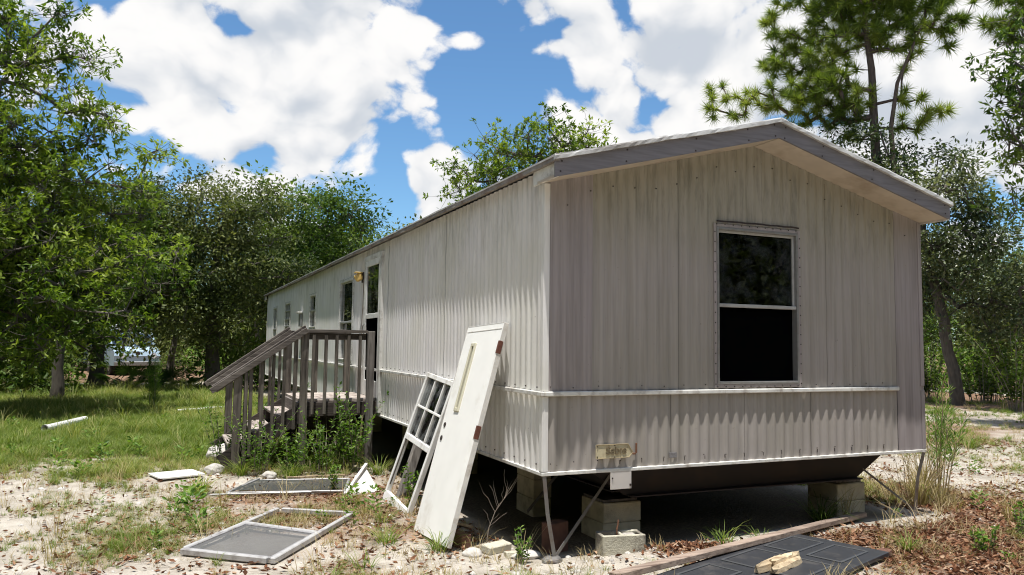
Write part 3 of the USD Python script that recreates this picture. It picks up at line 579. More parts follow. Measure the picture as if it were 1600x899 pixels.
# ------------------------------------------------------------------ porch
porch = thing('wooden_porch', 'weathered grey wooden porch with railing and steps at the side door', 'porch')
PY0, PY1, DX = 5.12, 6.55, -1.06
for k in range(8):
    y = PY0+.02+(k+.5)*(PY1-PY0-.02)/8; w = (PY1-PY0-.02)/8-.006
    MB().box(((DX-.03)/2, y, .872+rng.normal(0, .0015)), (abs(DX)-.05, w, .036), .004).build('deck_board', M['wtread'], porch)
beam('rim_joist', (DX, PY0, .76), (-.02, PY0, .76), .04, .185, M['wx'], porch)
beam('rim_joist', (DX, PY1, .76), (-.02, PY1, .76), .04, .185, M['wx'], porch)
beam('rim_joist', (DX, PY0+.02, .76), (DX, PY1-.02, .76), .04, .185, M['wy'], porch)
RZ = 1.80
for y in (PY0-.055, PY1+.055):
    s = -1 if y < PY1 else 1
    for x, top in ((-.14, RZ+.01), (-1.02, RZ-.03)): box('post', (x, y, top/2-.05), (.092, .092, top+.1), M['wpost' if x > -.5 and y < PY1 else 'wz'], porch, .006)
    box('post', (-1.84, y, (1.2)/2-.05), (.092, .092, 1.30), M['wz'], porch, .006)
    box('post', (-1.74, y+.01, (1.24)/2-.05), (.04, .14, 1.36), M['wz'], porch, .006)
    beam('top_rail', (-1.08, y, RZ+.0), (-.19, y, RZ+.0), .09, .038, M['wdark'], porch)
    beam('rail_board', (-.98, y-s*.056, RZ-.07), (-.20, y-s*.056, RZ-.07), .036, .085, M['wdark'], porch)
    e0, e1 = np.array([-1.0, y, RZ+.01]), np.array([-2.16, y, 1.02])
    beam('stair_rail', e0+[0, s*.06, .0], e1+[0, s*.06, .0], .036, .072, M['wdark'], porch)
    beam('stair_rail', e0+[-.02, -s*.02, .048], e1+[.02, -s*.02, .048], .085, .034, M['wdark'], porch)
    beam('stair_rail', e0+[0, -s*.085, .0], e1+[.06, -s*.085, .0], .034, .06, M['wdark'], porch)
    for x in np.linspace(-.90, -.30, 5): box('baluster', (x+rng.normal(0, .01), y+s*.02, (RZ-.05+.70)/2), (.04, .036, RZ-.05-.70), M['wz'], porch)
    for x in np.linspace(-1.68, -1.14, 5):
        zt = RZ+(x+1.0)*.681-.03; zb = .56+(x+1.06)*.6
        box('baluster', (x, y+s*.015, (zt+zb)/2), (.04, .036, zt-zb), M['wz'], porch)
for y in (PY0, PY1): beam('stringer', (-1.05, y, .72), (-2.0, y, .10), .04, .22, M['wx'], porch)
for k in range(7): box('skirt_board', (DX+.10+k*.148, PY1-.06, .33), (.14, .02, .74), M['wz'], porch)
for k in range(3):
    x = -1.20-.28*k; z = .70-.195*k
    MB().box((x-.005, (PY0+PY1)/2, z-.018), (.30, PY1-PY0-.05, .038), .005).build('tread', M['wtread'], porch)
    MB().box((x+.12, (PY0+PY1)/2, z-.12), (.02, PY1-PY0-.06, .15), .003).build('riser', M['wy'], porch)

# ------------------------------------------------------------------ leaning door
def slab_frame(bl, br, tl):
    """axes of a leaning rectangle: across, along, out"""
    bl, br, tl = map(lambda q: np.array(q, float), (bl, br, tl)); a = br-bl; u = tl-bl
    a /= np.linalg.norm(a); L_ = np.linalg.norm(u); u /= L_; nrm = np.cross(a, u); nrm /= np.linalg.norm(nrm); a = np.cross(u, nrm)
    return a, u, nrm, L_
A, U_, N_, LD = slab_frame((-.585, 1.33, .0), (-.565, .55, .0), (-.07, 1.42, 1.80))
DW = .79; B0 = np.array([-.585, 1.33, .0])
Rm = np.stack([A, U_, N_], 1)
def onslab(B, R): return lambda mb, c, size, ch=.004: mb.box(B+R@np.array(c, float), size, ch, R)
ds = onslab(B0, Rm)
ld = thing('leaning_door', 'white house door leaning upright against the long side wall', 'door')
T = .044; lx0, lx1, lz0, lz1 = .22, .29, 1.10, 1.69
m = MB()
for x0, x1, q0, q1 in ((0, lx0, 0, LD), (lx1, DW, 0, LD), (lx0, lx1, 0, lz0), (lx0, lx1, lz1, LD)): ds(m, ((x0+x1)/2, (q0+q1)/2, 0), (x1-x0+.0005, q1-q0, T-.004), .0005)
m.build('slab', M['door_white'], ld)
m = MB(); ds(m, (DW+.002, LD/2, 0), (.006, LD, T), .002); ds(m, (-.002, LD/2, 0), (.006, LD, T), .002); ds(m, (DW/2, LD+.002, 0), (DW, .006, T), .002); ds(m, (DW/2, LD-.05, T/2-.001), (DW-.03, .008, .004), .001)
m.build('edge', M['door_edge'], ld)
m = MB()
for x0, x1, q0, q1 in ((lx0-.02, lx0+.012, lz0-.02, lz1+.02), (lx1-.012, lx1+.02, lz0-.02, lz1+.02), (lx0, lx1, lz0-.02, lz0+.012), (lx0, lx1, lz1-.012, lz1+.02)): ds(m, ((x0+x1)/2, (q0+q1)/2, T/2), (x1-x0, q1-q0, .022), .004)
m.build('light_frame', M['lite_trim'], ld)
m = MB(); ds(m, ((lx0+lx1)/2, (lz0+lz1)/2, 0), (lx1-lx0, lz1-lz0, .004), .001); m.build('light_pane', M['clear'], ld)
for q in (.93, 1.66): m = MB(); ds(m, (DW+.006, q, .008), (.008, .11, .04), .003); ds(m, (DW-.008, q, T/2+.001), (.022, .11, .004), .001); m.build('hinge', M['hinge'], ld)
for q in (.83, .95):
    m = MB(); c = B0+Rm@np.array([.07, q, T/2-.001]); m.tube([c, c+N_*.006], .022, 14); m.build('lock_hole', M['screw'], ld)

# ------------------------------------------------------------------ leaning sash
A2, U2, N2, LS = slab_frame((-.50, 2.78, .0), (-.475, 1.90, .0), (-.06, 2.68, 1.335))
B2 = np.array([-.50, 2.78, .0]); R2 = np.stack([A2, U2, N2], 1); sw = .86
ss = onslab(B2, R2)
ls = thing('leaning_window_frame', 'white window frame with small panes above and an empty lower half leaning beside the white door', 'window frame')
m = MB()
for x0, x1, q0, q1 in ((0, .045, 0, LS), (sw-.045, sw, 0, LS), (.045, sw-.045, LS-.05, LS), (.045, sw-.045, 0, .10)): ss(m, ((x0+x1)/2, (q0+q1)/2, 0), (x1-x0, q1-q0, .05), .005)
m.build('frame', M['sash_white'], ls)
MID = LS*.50
m = MB(); ss(m, (sw/2, MID, .004), (sw-.09, .06, .055), .005); m.build('meeting_rail', M['sash_white'], ls)
m = MB(); ss(m, (.31, (MID+LS)/2, .002), (.022, LS-MID-.08, .03), .003); ss(m, (.60, (MID+LS)/2, .002), (.022, LS-MID-.08, .03), .003); ss(m, (sw/2, MID+(LS-MID)*.48, .003), (sw-.09, .022, .03), .003)
m.build('muntins', M['sash_white'], ls)
for x0, x1 in ((.045, .30), (.32, .59), (.61, sw-.045)):
    for q0, q1 in ((MID+.03, MID+(LS-MID)*.47), (MID+(LS-MID)*.49, LS-.05)):
        m = MB(); ss(m, ((x0+x1)/2, (q0+q1)/2, -.005), (x1-x0, q1-q0, .003), .001); m.build('pane', M['clear'], ls)
m = MB(); ss(m, (.065, MID*.6, .015), (.012, .5, .012), .003); m.build('broken_stop', M['wz'], ls)
t = thing('grey_timber', 'weathered grey timber propped under the wall behind the empty window frame', 'timber')
beam('timber', (-.30, 2.86, -.03), (-.05, 2.95, .62), .10, .09, M['wpost'], t, (0, 1, 0), .008)
# ------------------------------------------------------------------ screen frame on the ground
c4 = [np.array(q) for q in ((-2.50, 1.18), (-1.89, .64), (-1.0, 2.02), (-1.63, 2.46))]
sf = thing('screen_frame', 'grey aluminium window frame with half its screen lying on the sand', 'window frame')
h3 = lambda q, z=.0: np.array([q[0], q[1], .035+z+float(gz(q[0], q[1]))*.5])
for i in range(4):
    a, b_ = c4[i], c4[(i+1) % 4]; d = (b_-a)/np.linalg.norm(b_-a)
    beam('rail', h3(a-d*.0), h3(b_-d*.045), .042, .045, M['screen_frame'], sf, ch=.006)
fa, fb = c4[0]+(c4[3]-c4[0])*.60, c4[1]+(c4[2]-c4[1])*.50
beam('meeting_rail', h3(fa, .012), h3(fb, .012), .042, .035, M['screen_frame'], sf, ch=.006)
q = [c4[0], c4[1], fb, fa]; cc = sum(q)/4
q = [h3(p_+(cc-p_)*.05, .012) for p_ in q]
g_ = 14; gv, gf_ = [], []
for i in range(g_+1):
    for j in range(g_+1):
        s_, t_ = i/g_, j/g_; p_ = (q[0]*(1-s_)+q[1]*s_)*(1-t_)+(q[3]*(1-s_)+q[2]*s_)*t_
        gv.append(p_-np.array([0, 0, .012*math.sin(math.pi*s_)*math.sin(math.pi*t_)]))
for i in range(g_):
    for j in range(g_): k = i*(g_+1)+j; gf_.append([k, k+g_+1, k+g_+2, k+1])
obj('screen', (np.array(gv), np.array(gf_)), M['mesh'], sf, True)
for i in range(4):
    a, b_ = q[i], q[(i+1) % 4]; beam('inner_rail', a, b_, .03, .02, M['mill'], sf)

# ------------------------------------------------------------------ ground clutter
def rock(seed, r, squash=(1, 1, .7)):
    m = trimesh.creation.icosphere(3, 1.0); v = m.vertices.copy(); nn = meshkit.fbm(v*1.3+seed*7.1, 4, seed)
    v *= (.72+.6*nn)[:, None]; v *= np.array(squash)*r; return (v, m.faces)
def put_rock(name, label, x, y, r, seed, mt='concrete', sq=(1, 1, .7), dz=.3):
    v, f = rock(seed, r, sq); v = v+np.array([x, y, float(gz(x, y))+r*sq[2]*dz]); tag(obj(name, (v, f), M[mt], None, 40), label, 'rubble')
put_rock('concrete_lump', 'pale rounded lump of concrete left of the porch shrubs', -1.93, 6.05, .19, 3, dz=.75)
put_rock('concrete_lump', 'small grey lump of concrete in front of the porch shrubs', -1.49, 4.45, .085, 5, dz=.6)
put_rock('concrete_lump', 'pale broken concrete lump at the right end of the white sheet', -2.08, 5.05, .11, 8, dz=.6)
put_rock('concrete_lump', 'whitish rubble lump beside the foot of the leaning door', -.40, .42, .075, 12, sq=(1, 1, .6))
put_rock('concrete_lump', 'flat whitish rubble lump left of the tie-down strap foot', -.02, .24, .10, 14, sq=(1.3, .9, .4))
put_rock('concrete_lump', 'greyish clod at the foot of the left tie-down strap', .10, .02, .065, 15, sq=(1.2, 1, .6), mt='galv')
put_rock('concrete_lump', 'small white paver chip beside the timber on the sand', 1.62, -.22, .10, 19, sq=(1.5, .8, .22), mt='paper')
def brick(label, x, y, rz, size, mt, z=.03, tilt=0):
    t = thing('loose_brick', label, 'brick', (x, y, float(gz(x, y))+z), rz)
    MB().box((0, 0, 0), size, .006, trimesh.transformations.rotation_matrix(tilt, (1, 0, 0))[:3, :3]).build('brick', M[mt], t)
brick('pale concrete brick lying flat beside the leaning door and rubble', -.18, .45, .35, (.24, .11, .06), 'cinder', .035, .1)
brick('pale broken brick half buried below the flat concrete brick', -.10, .28, -.2, (.15, .10, .05), 'cinder', .015, -.15)
brick('red brick standing behind the foot of the leaning door', -.40, .72, .3, (.10, .2, .12), 'brick', .05)
brick('reddish clay block in the shade between the left strap and the pier', .33, .42, .3, (.20, .12, .26), 'brick', .11)
brick('red brick at the corner of the black door', 2.67, -.80, .5, (.16, .09, .055), 'brick', .03)
t = thing('wood_scrap', 'flat pale wood scrap sticking out from the leaning door foot', 'wood scrap', (-.33, .93, .12), .4)
MB().box((0, 0, 0), (.26, .10, .02), .003, trimesh.transformations.rotation_matrix(.3, (0, 1, 0))[:3, :3]).build('scrap', M['wpale'], t)
# hollow concrete block with a rusty rod
cb = thing('concrete_block', 'pale hollow concrete block holding a rusty rod in front of the left pier', 'concrete block', (.70, .00, float(gz(.7, 0))-.025), -.19)
m = MB(); w_, d_, h_ = .36, .18, .18
m.box((0, -d_/2+.014, h_/2), (w_, .028, h_), .006).box((0, d_/2-.014, h_/2), (w_, .028, h_), .006)
for x in (-w_/2+.015, 0, w_/2-.015): m.box((x, 0, h_/2-.002), (.03, d_-.05, h_-.006), .004)
m.build('shell', M['cinder'], cb)
MB().box((-.09, .0, h_-.05), (.12, .1, .04), .01).box((.08, .01, h_-.035), (.1, .1, .04), .012).build('fill', M['concrete'], cb)
MB().tube([(-.03, 0, .05), (-.03, 0, h_+.03), (-.02, .005, h_+.06), (-.012, .012, h_+.10)], .006, 6).build('rod', M['rust'], cb)
# black door lying at the lower right
LDV = np.array([-.945, -.327]); WDV = np.array([-.327, .945])*-1
bdz = .035
Rb = np.stack([np.array([*(-LDV), 0]), np.array([*(-WDV), 0]), [0, 0, 1.]], 1)
Bb = np.array([2.63, -.885, bdz]) + np.array([*(LDV), 0])*2.03
# local: x along the length towards the visible end, y across, z up
bd = thing('black_door', 'black panelled door lying flat on the ground under a loose timber', 'door')
bs = onslab(Bb, Rb); BW, BL = .84, 2.03
m = MB(); bs(m, (BL/2, BW/2, 0), (BL, BW, .035), .004); m.build('slab', M['black_door'], bd)
for x0, x1 in ((BL-.62, BL-.14), (BL-1.25, BL-.74), (.2, .62)):
    for y0_, y1_ in ((.10, .38), (.46, .74)):
        m = MB(); bs(m, ((x0+x1)/2, (y0_+y1_)/2, .019), (x1-x0-.05, y1_-y0_-.05, .010), .005); m.build('panel', M['black_door'], bd)
        m = MB()
        for q0, q1, r0, r1 in ((x0, x1, y0_, y0_+.018), (x0, x1, y1_-.018, y1_), (x0, x0+.018, y0_+.018, y1_-.018), (x1-.018, x1, y0_+.018, y1_-.018)): bs(m, ((q0+q1)/2, (r0+r1)/2, .021), (q1-q0, r1-r0, .014), .006)
        m.build('moulding', M['groove'], bd)
t = thing('loose_timber', 'long brown sawn timber lying across the black door', 'timber')
beam('timber', (3.60, .235, .045), (.15, -.80, .105), .09, .045, M['wboard'], t, (0, .06, 1), .005)
t = thing('wood_chunk', 'split chunk of pale driftwood-like wood lying on the black door', 'wood', (1.50, -.90, .058), .33)
for k, (oy, ln, th, a_) in enumerate(((-.05, .46, .055, .05), (.015, .56, .07, -.04), (.075, .36, .045, .10), (-.01, .30, .04, .0))):
    m = MB(); yy = np.array([-.04, -.015, .012, .036]); r_ = np.random.default_rng(90+k); n_ = 9; q = np.linspace(-ln/2, ln/2, n_); V = []
    prof = np.array([(-.036, 0), (-.03, th*.7), (-.008, th), (.012, th*.85), (.034, th*.55), (.036, 0)])
    for i_, xq in enumerate(q):
        e_ = 1-.55*(abs(xq)/(ln/2))**6; V.append(np.stack([np.full(6, xq)+r_.normal(0, .012 if i_ in (0, n_-1) else .002, 6), prof[:, 0]*e_+oy+a_*xq, prof[:, 1]*(.75+.25*e_)+r_.normal(0, .003, 6)+(.045 if k == 3 else 0)], 1))
    V = np.vstack(V); F = [[i_*6+j_, i_*6+(j_+1) % 6, i_*6+6+(j_+1) % 6, i_*6+6+j_] for i_ in range(n_-1) for j_ in range(6)]; F = np.array(F)
    F = np.vstack([F[:, [0, 1, 2]], F[:, [0, 2, 3]], [[0, j_, j_+1] for j_ in range(1, 5)], [[(n_-1)*6, (n_-1)*6+j_+1, (n_-1)*6+j_] for j_ in range(1, 5)]])
    obj('splinter', (V, F), M['wpale'], t)
# fallen screens, sheet and shards left of the house
t = thing('white_sheet', 'thin white board lying flat in the patchy grass left of the porch', 'board', (-2.50, 4.93, float(gz(-2.5, 4.93))+.02), .32)
MB().box((-.02, -.02, .01), (.52, .44, .02), .003).build('board', M['paper'], t)
fs = thing('fallen_screen', 'torn dark insect screen in a bent frame lying among leaves before the porch', 'screen', (-1.32, 3.65, 0), -.38)
zf = float(gz(-1.3, 3.6))+.03
for a, b_ in (((-.62, -.35), (.62, -.30)), ((-.62, -.35), (-.50, .42)), ((-.50, .42), (.55, .45)), ((.62, -.30), (.55, .45))): beam('frame_bar', (*a, zf), (*b_, zf+.02), .03, .022, M['mill'], fs)
gv, gf_ = [], []
for i in range(19):
    for j in range(13):
        x, y = -.58+1.14*i/18, -.32+.72*j/12; gv.append((x, y, zf+.01+.05*(nz(np.array(x*3+9), np.array(y*3), 1.0, 77)-.4)))
for i in range(18):
    for j in range(12):
        k = i*13+j; gf_.append([k, k+13, k+14, k+1])
obj('torn_screen', (np.array(gv), np.array(gf_)), M['dark_mesh'], fs, True)
beam('loose_bar', (-.75, -.5, zf+.01), (.3, -.42, zf+.03), .022, .016, M['alu'], fs)
beam('loose_bar', (-.2, .52, zf+.02), (.5, .55, zf+.05), .02, .02, M['wpale'], fs)
t = thing('white_shard', 'folded white metal shard standing on edge beside the fallen screen', 'scrap')
v = np.array([(-.84, 3.02, 0), (-.46, 3.20, 0), (-.56, 3.42, .22), (-.70, 3.30, .17), (-.83, 3.03, .03)]) + [0, 0, .0]
vv = np.vstack([v, v+[.012, .012, .004]])
obj('sheet', trimesh.convex.convex_hull(vv), M['paper'], t)
beam('stick', (-.87, 3.0, .03), (-.54, 3.45, .27), .035, .03, M['sash_white'], t)
t = thing('pale_stake', 'pale pointed wooden paddle leaning by the right porch post', 'stake', (-.33, 4.72, 0), 0)
MB().prism([(-.035, 0), (.03, 0), (.045, .10), (.032, .24), (.012, .34), (.006, .60), (-.006, .60), (-.012, .36), (-.04, .2)], -.008, .008, lambda v: np.stack([v[:, 0]+.03*v[:, 1], v[:, 2], v[:, 1]+.1], 1)).build('paddle', M['wpale'], t)
def pipe(label, a, b, r):
    t = thing('white_pipe', label, 'pipe'); a = np.array([*a, float(gz(*a))+r+.06]); b = np.array([*b, float(gz(*b))+r+.05])
    MB().tube([a, (a+b)/2, b], r, 12, False).tube([b, (a+b)/2, a], r*.85, 12, False).build('tube', M['pvc'], t)
    MB().tube([a+(b-a)*.0, a+(b-a)*.03], r*1.12, 12, False).build('collar', M['pvc'], t)
pipe('short white plastic pipe lying in the grass at the far left', (-4.56, 10.05), (-4.10, 11.7), .055)
pipe('thin white plastic pipe in the far grass left of the porch', (-2.45, 13.4), (-1.78, 14.0), .03)
pipe('thin white plastic pipe in the far grass partly behind the porch', (-1.80, 13.9), (-1.2, 14.5), .03)

# ------------------------------------------------------------------ box van far behind the trees
van = thing('box_van', 'pale blue box van parked behind the trees at the far left', 'van', (-4.3, 35.2, .0), .30)
# local: faces -y, x across
fr = lambda v: np.stack([v[:, 2], v[:, 0], v[:, 1]], 1)
MB().prism([(-.9, .45), (2.2, .45), (2.2, 1.9), (.9, 2.05), (.35, 2.0), (-.12, 1.32), (-.85, 1.12), (-.95, .9)], -1.0, 1.0, fr).build('body', M['van_paint'], van)
box('roof', (0, 1.3, 2.2), (1.8, 1.9, .3), M['van_white'], van, .08)
for x in (-.46, .46):
    MB().beam((x, -.13, 1.36), (x, .30, 1.95), .84, .03, (0, -1, .6), .01).build('windshield', M['glass'], van)
    MB().tube([(x*1.5, -.97, .92), (x*1.5, -.93, .92)], .13, 14).build('headlight', M['lamp'], van)
MB().tube([(0, -.93, 1.02), (0, -.91, 1.02)], .10, 14).build('emblem', M['screw'], van)
box('bumper', (0, -.98, .55), (2.0, .12, .2), M['alu'], van, .03)
box('cargo_box', (.25, 3.6, 1.65), (2.3, 3.6, 2.5), M['van_box'], van, .05)
for x in (-.88, .88):
    for y in (.0, 3.9):
        MB().tube([(x-.1, y, .36), (x+.1, y, .36)], .36, 18).build('wheel', M['tyre'], van)
        MB().tube([(x-.11, y, .36), (x+.11, y, .36)], .18, 14).build('rim', M['alu'], van)

exec_plants = True
# ------------------------------------------------------------------ plants: leaves
def leaves(P, D, size, r, wide=.42, fold=.25, tintbase=None, droop=0.0):
    """P positions, D pointing directions; kite leaves of two triangles"""
    n_ = len(P); s = size*r.uniform(.65, 1.25, n_)[:, None]
    D = D+np.array([0, 0, -droop]); D = D/(np.linalg.norm(D, axis=1, keepdims=True)+1e-9)
    up = r.normal(0, .55, (n_, 3))+np.array([0, 0, 1.]); x = np.cross(D, up); x /= np.linalg.norm(x, axis=1, keepdims=True)+1e-9
    nrm = np.cross(x, D)
    a = P; b_ = P+D*s*.5+x*s*wide*.5+nrm*s*fold*.25; c = P+D*s; d = P+D*s*.5-x*s*wide*.5+nrm*s*fold*.25
    v = np.stack([a, b_, c, d], 1).reshape(-1, 3); i = np.arange(n_)[:, None]*4
    f = np.concatenate([i+[0, 1, 2], i+[0, 2, 3]], 0)
    t_ = r.random(n_) if tintbase is None else np.clip(tintbase+r.normal(0, .17, n_), 0, 1)
    return v, f, np.repeat(np.stack([t_]*3, 1), 4, 0)
def unit(r, n_):
    q = r.normal(0, 1, (n_, 3)); return q/np.linalg.norm(q, axis=1, keepdims=True)

def skeleton(trunk, centres, r, tip=.012, power=.46, step=.55, wig=.10, rmax=None):
    """limbs that reach every leaf cluster from the trunk line; returns tubes and the direction in which each cluster points"""
    nodes = [np.array(q, float) for q in trunk]; par = [-1]+list(range(len(trunk)-1)); pend = {}
    order = np.argsort([np.min(np.linalg.norm(np.array(trunk)-c, axis=1)) for c in centres])
    dirs = np.zeros_like(centres); ends = np.zeros(len(centres), int)
    for ci in order:
        c = centres[ci]; N = np.array(nodes); d = np.linalg.norm(N-c, axis=1)
        cost = d+.45*np.maximum(0, N[:, 2]-c[2])+(np.arange(len(N)) < len(trunk)*.35)*3.0
        j = int(np.argmin(cost)); dist = d[j]; k = max(1, int(dist/step)); prev = j; a = N[j]
        for q in range(1, k+1):
            t_ = q/k; p_ = a+(c-a)*t_+np.array([0, 0, .10*dist*math.sin(math.pi*t_)])+(r.normal(0, wig, 3)*min(1, dist) if q < k else 0)
            nodes.append(p_); par.append(prev); prev = len(nodes)-1
        ends[ci] = prev; dirs[ci] = (nodes[prev]-nodes[par[prev]])
    N = np.array(nodes); cnt = np.zeros(len(N))
    for e in ends:
        k = e
        while k >= 0: cnt[k] += 1; k = par[k]
    rad = tip*np.maximum(cnt, .5)**power
    if rmax: rad = np.minimum(rad, rmax)
    return N, np.array(par), rad, dirs
def tubes(N, par, rad, nt, mt, t, sides=5):
    """every limb that leaves the trunk becomes a part of the tree"""
    root = np.arange(len(N)); lim = {}
    for k in range(nt, len(N)):
        root[k] = k if par[k] < nt else root[par[k]]
        lim.setdefault(int(root[k]), []).append(k)
    for ks in lim.values():
        m = MB()
        for k in ks: m.tube([N[par[k]], N[k]], [min(rad[par[k]], rad[k]*1.35), rad[k]], sides, False)
        v, f = m.mesh(); obj('limb', (v, f), mt, t, True)
def crown_centres(blobs, density, r, seed, gap=.45, hollow=.0):
    out = []
    for c, rad in blobs:
        c, rad = np.array(c, float), np.broadcast_to(np.array(rad, float), 3)
        k = max(3, int(density*rad[0]*rad[1]*rad[2]*4.19)) if density > 0 else 3
        q = unit(r, k*3)*(r.random((k*3, 1))**(1/3.)*(1-hollow)+hollow)
        p_ = c+q*rad
        keep = meshkit.noise(p_*1.1, seed) > gap-.12*r.random(len(p_))
        out.append(p_[keep][:k])
    return np.vstack(out)
def make_tree(name, label, trunk, blobs, leaf, r, density=1.0, per=70, spread=.33, size=.12, gap=.40, group=None, bark='bark', trunk_r=.2, wide=.42, droop=.25, hollow=.15, tip=.012, parent=None, cat='tree', seed=1, wig=.10, bare=0, rosette=0):
    base = np.array(trunk[0], float)
    t = thing(name, label, cat, base, 0, group) if parent is None else parent
    tr = np.array(trunk, float)-base
    q = np.linspace(0, len(tr)-1, (len(tr)-1)*4+1); tr = np.stack([np.interp(q, np.arange(len(tr)), tr[:, k]) for k in range(3)], 1)
    tr[1:-1] += r.normal(0, .02, (len(tr)-2, 3))
    C = crown_centres([(np.array(c)-base, rd) for c, rd in blobs], density, r, seed, gap, hollow)
    N, par, rad, dirs = skeleton(tr, C, r, tip, wig=wig)
    nt = len(tr); scale = trunk_r/max(rad[0], 1e-6)
    h = np.arange(nt)/(nt-1); rt = np.maximum(trunk_r*(1-.75*h)*(1+.35*np.exp(-h*14)), rad[:nt]*min(1, scale))
    MB().tube(tr, rt, 9).build('trunk', M[bark], t, True)
    rad[:nt] = rt
    tubes(N, par, np.minimum(rad, trunk_r*.55), nt, M[bark], t)
    if bare: C = C[r.random(len(C)) > bare]; dirs = dirs[:len(C)]
    k = len(C); ctint = np.clip(.5+(meshkit.noise(C*.9+31, seed+5)-.5)*1.1+r.normal(0, .14, k), .05, .95)
    who = np.repeat(np.arange(k), per); cs = spread*r.uniform(.7, 1.3, k)
    if rosette:
        nt_ = max(3, per//rosette); to = r.normal(0, 1, (k, nt_, 3))*np.array([1, 1, .7])*(cs/1.25)[:, None, None]; to[:, :, 2] += .06
        m = MB()
        for a_ in range(k):
            for b_ in range(nt_): m.tube([C[a_], C[a_]+to[a_, b_]*.5-[0, 0, .03], C[a_]+to[a_, b_]], [.008, .006, .003], 3, False)
        tag(m.build('twigs', M[bark], t), kind='stuff')
        sub = r.integers(0, nt_, len(who)); off = to[who, sub]; tt_ = r.normal(0, .10, (k, nt_))
        td = off/(np.linalg.norm(off, axis=1, keepdims=True)+1e-6); P = C[who]+off+r.normal(0, .035, off.shape); D = td*.55+unit(r, len(who))*.9; ctl = np.clip(ctint[who]+tt_[who, sub], 0, 1)
    else:
        off = r.normal(0, 1, (len(who), 3))*np.array([1, 1, .62]); off *= (cs[who]/1.6)[:, None]
        P = C[who]+off; D = off/(np.linalg.norm(off, axis=1, keepdims=True)+1e-6)+r.normal(0, .6, off.shape); ctl = ctint[who]
    lv, lf, lt = leaves(P, D, size, r, wide, tintbase=ctl, droop=droop)
    obj('crown', (lv, lf), M[leaf], t, False, lt)
    return t

def B(spec, D, kx=1.0, depth=1.0):
    """blobs given by their place in the picture at distance D: (px, py, radius px[, dD])"""
    out = []
    for s in spec:
        d = D+(s[3] if len(s) > 3 else 0); r_ = s[2]*d/FPX; out.append((pt(s[0], s[1], d), (r_*kx, r_*depth*1.2, r_*.9)))
    return out
def ground_at(px, D): p_ = pt(px, 560, D); return np.array([p_[0], p_[1], float(gz(p_[0], p_[1]))-.05])

# big leafy oak at the left edge
D = 19.0
make_tree('turkey_oak', 'tall bright green oak filling the left edge with open leafy sprays', [ground_at(-70, D+.5), pt(-60, 430, D+.5), pt(-30, 300, D), pt(0, 210, D)],
    B([(-30, 60, 60), (5, 45, 24), (100, 25, 13), (114, 66, 24), (132, 88, 12), (58, 66, 15), (40, 112, 42), (92, 150, 30), (128, 186, 26), (152, 178, 16), (25, 190, 50), (80, 235, 42), (155, 222, 20), (60, 285, 58), (118, 268, 28), (178, 262, 14), (210, 262, 12), (241, 240, 8), (165, 190, 12),
       (150, 300, 34), (195, 300, 26), (40, 350, 60), (140, 350, 45), (210, 325, 24), (0, 430, 100), (110, 420, 70), (180, 390, 45), (-80, 200, 90), (-70, 330, 110), (150, 470, 50, -1), (60, 500, 60, -1), (225, 430, 34, -1)], D),
    'leaf_bright', np.random.default_rng(101), density=5.2, per=96, spread=.34, size=.15, gap=.38, trunk_r=.26, wide=.36, seed=3, rosette=9)
D = 22.
make_tree('turkey_oak', 'young bright green oak with drooping sprays in front of the dark oaks', [ground_at(92, D+2), pt(95, 520, D+2), pt(110, 430, D+1.5), pt(140, 380, D+1)],
    B([(130, 430, 60), (90, 480, 60), (190, 420, 50), (150, 510, 50), (60, 420, 60), (230, 450, 40), (30, 510, 60), (250, 400, 30)], D),
    'leaf_bright', np.random.default_rng(102), density=3.6, per=72, spread=.42, size=.17, gap=.42, rosette=9, trunk_r=.15, wide=.38, seed=9)
# live oaks in the middle distance, left
D = 27.
make_tree('live_oak', 'dark live oak with a rounded top behind the left oak', [ground_at(150, D+2), pt(160, 500, D+2), pt(180, 420, D+1), pt(200, 350, D)],
    B([(200, 330, 55), (150, 400, 80), (230, 380, 60), (210, 460, 70), (130, 480, 70), (250, 300, 34), (60, 420, 80), (40, 330, 80)], D+2), 'leaf_oak', np.random.default_rng(103), density=2.8, per=140, spread=.46, size=.13, gap=.36, trunk_r=.22, wide=.5, seed=13)
make_tree('live_oak', 'broad dark live oak with greyish leaves at the centre of the left tree line', [ground_at(335, D), pt(330, 500, D), pt(335, 420, D), pt(345, 360, D)],
    B([(330, 340, 60), (355, 295, 28), (280, 350, 50), (240, 290, 35), (290, 290, 30), (260, 410, 70), (340, 420, 75), (400, 350, 60), (400, 310, 30), (420, 420, 60), (300, 480, 60), (380, 490, 60), (440, 320, 32)], D), 'leaf_oak', np.random.default_rng(104), density=2.8, per=140, spread=.46, size=.13, gap=.36, trunk_r=.24, wide=.5, seed=17)
D = 31.
make_tree('live_oak', 'lighter green oak whose crown meets the far end of the roof', [ground_at(470, D), pt(470, 500, D), pt(480, 420, D), pt(490, 360, D)],
    B([(490, 340, 45), (525, 315, 32), (560, 340, 34), (545, 380, 45), (480, 400, 60), (430, 380, 50), (590, 390, 36), (500, 440, 60), (440, 460, 60), (570, 420, 40)], D), 'leaf_mid', np.random.default_rng(105), density=2.5, per=130, spread=.48, size=.145, gap=.36, trunk_r=.25, wide=.48, seed=19)
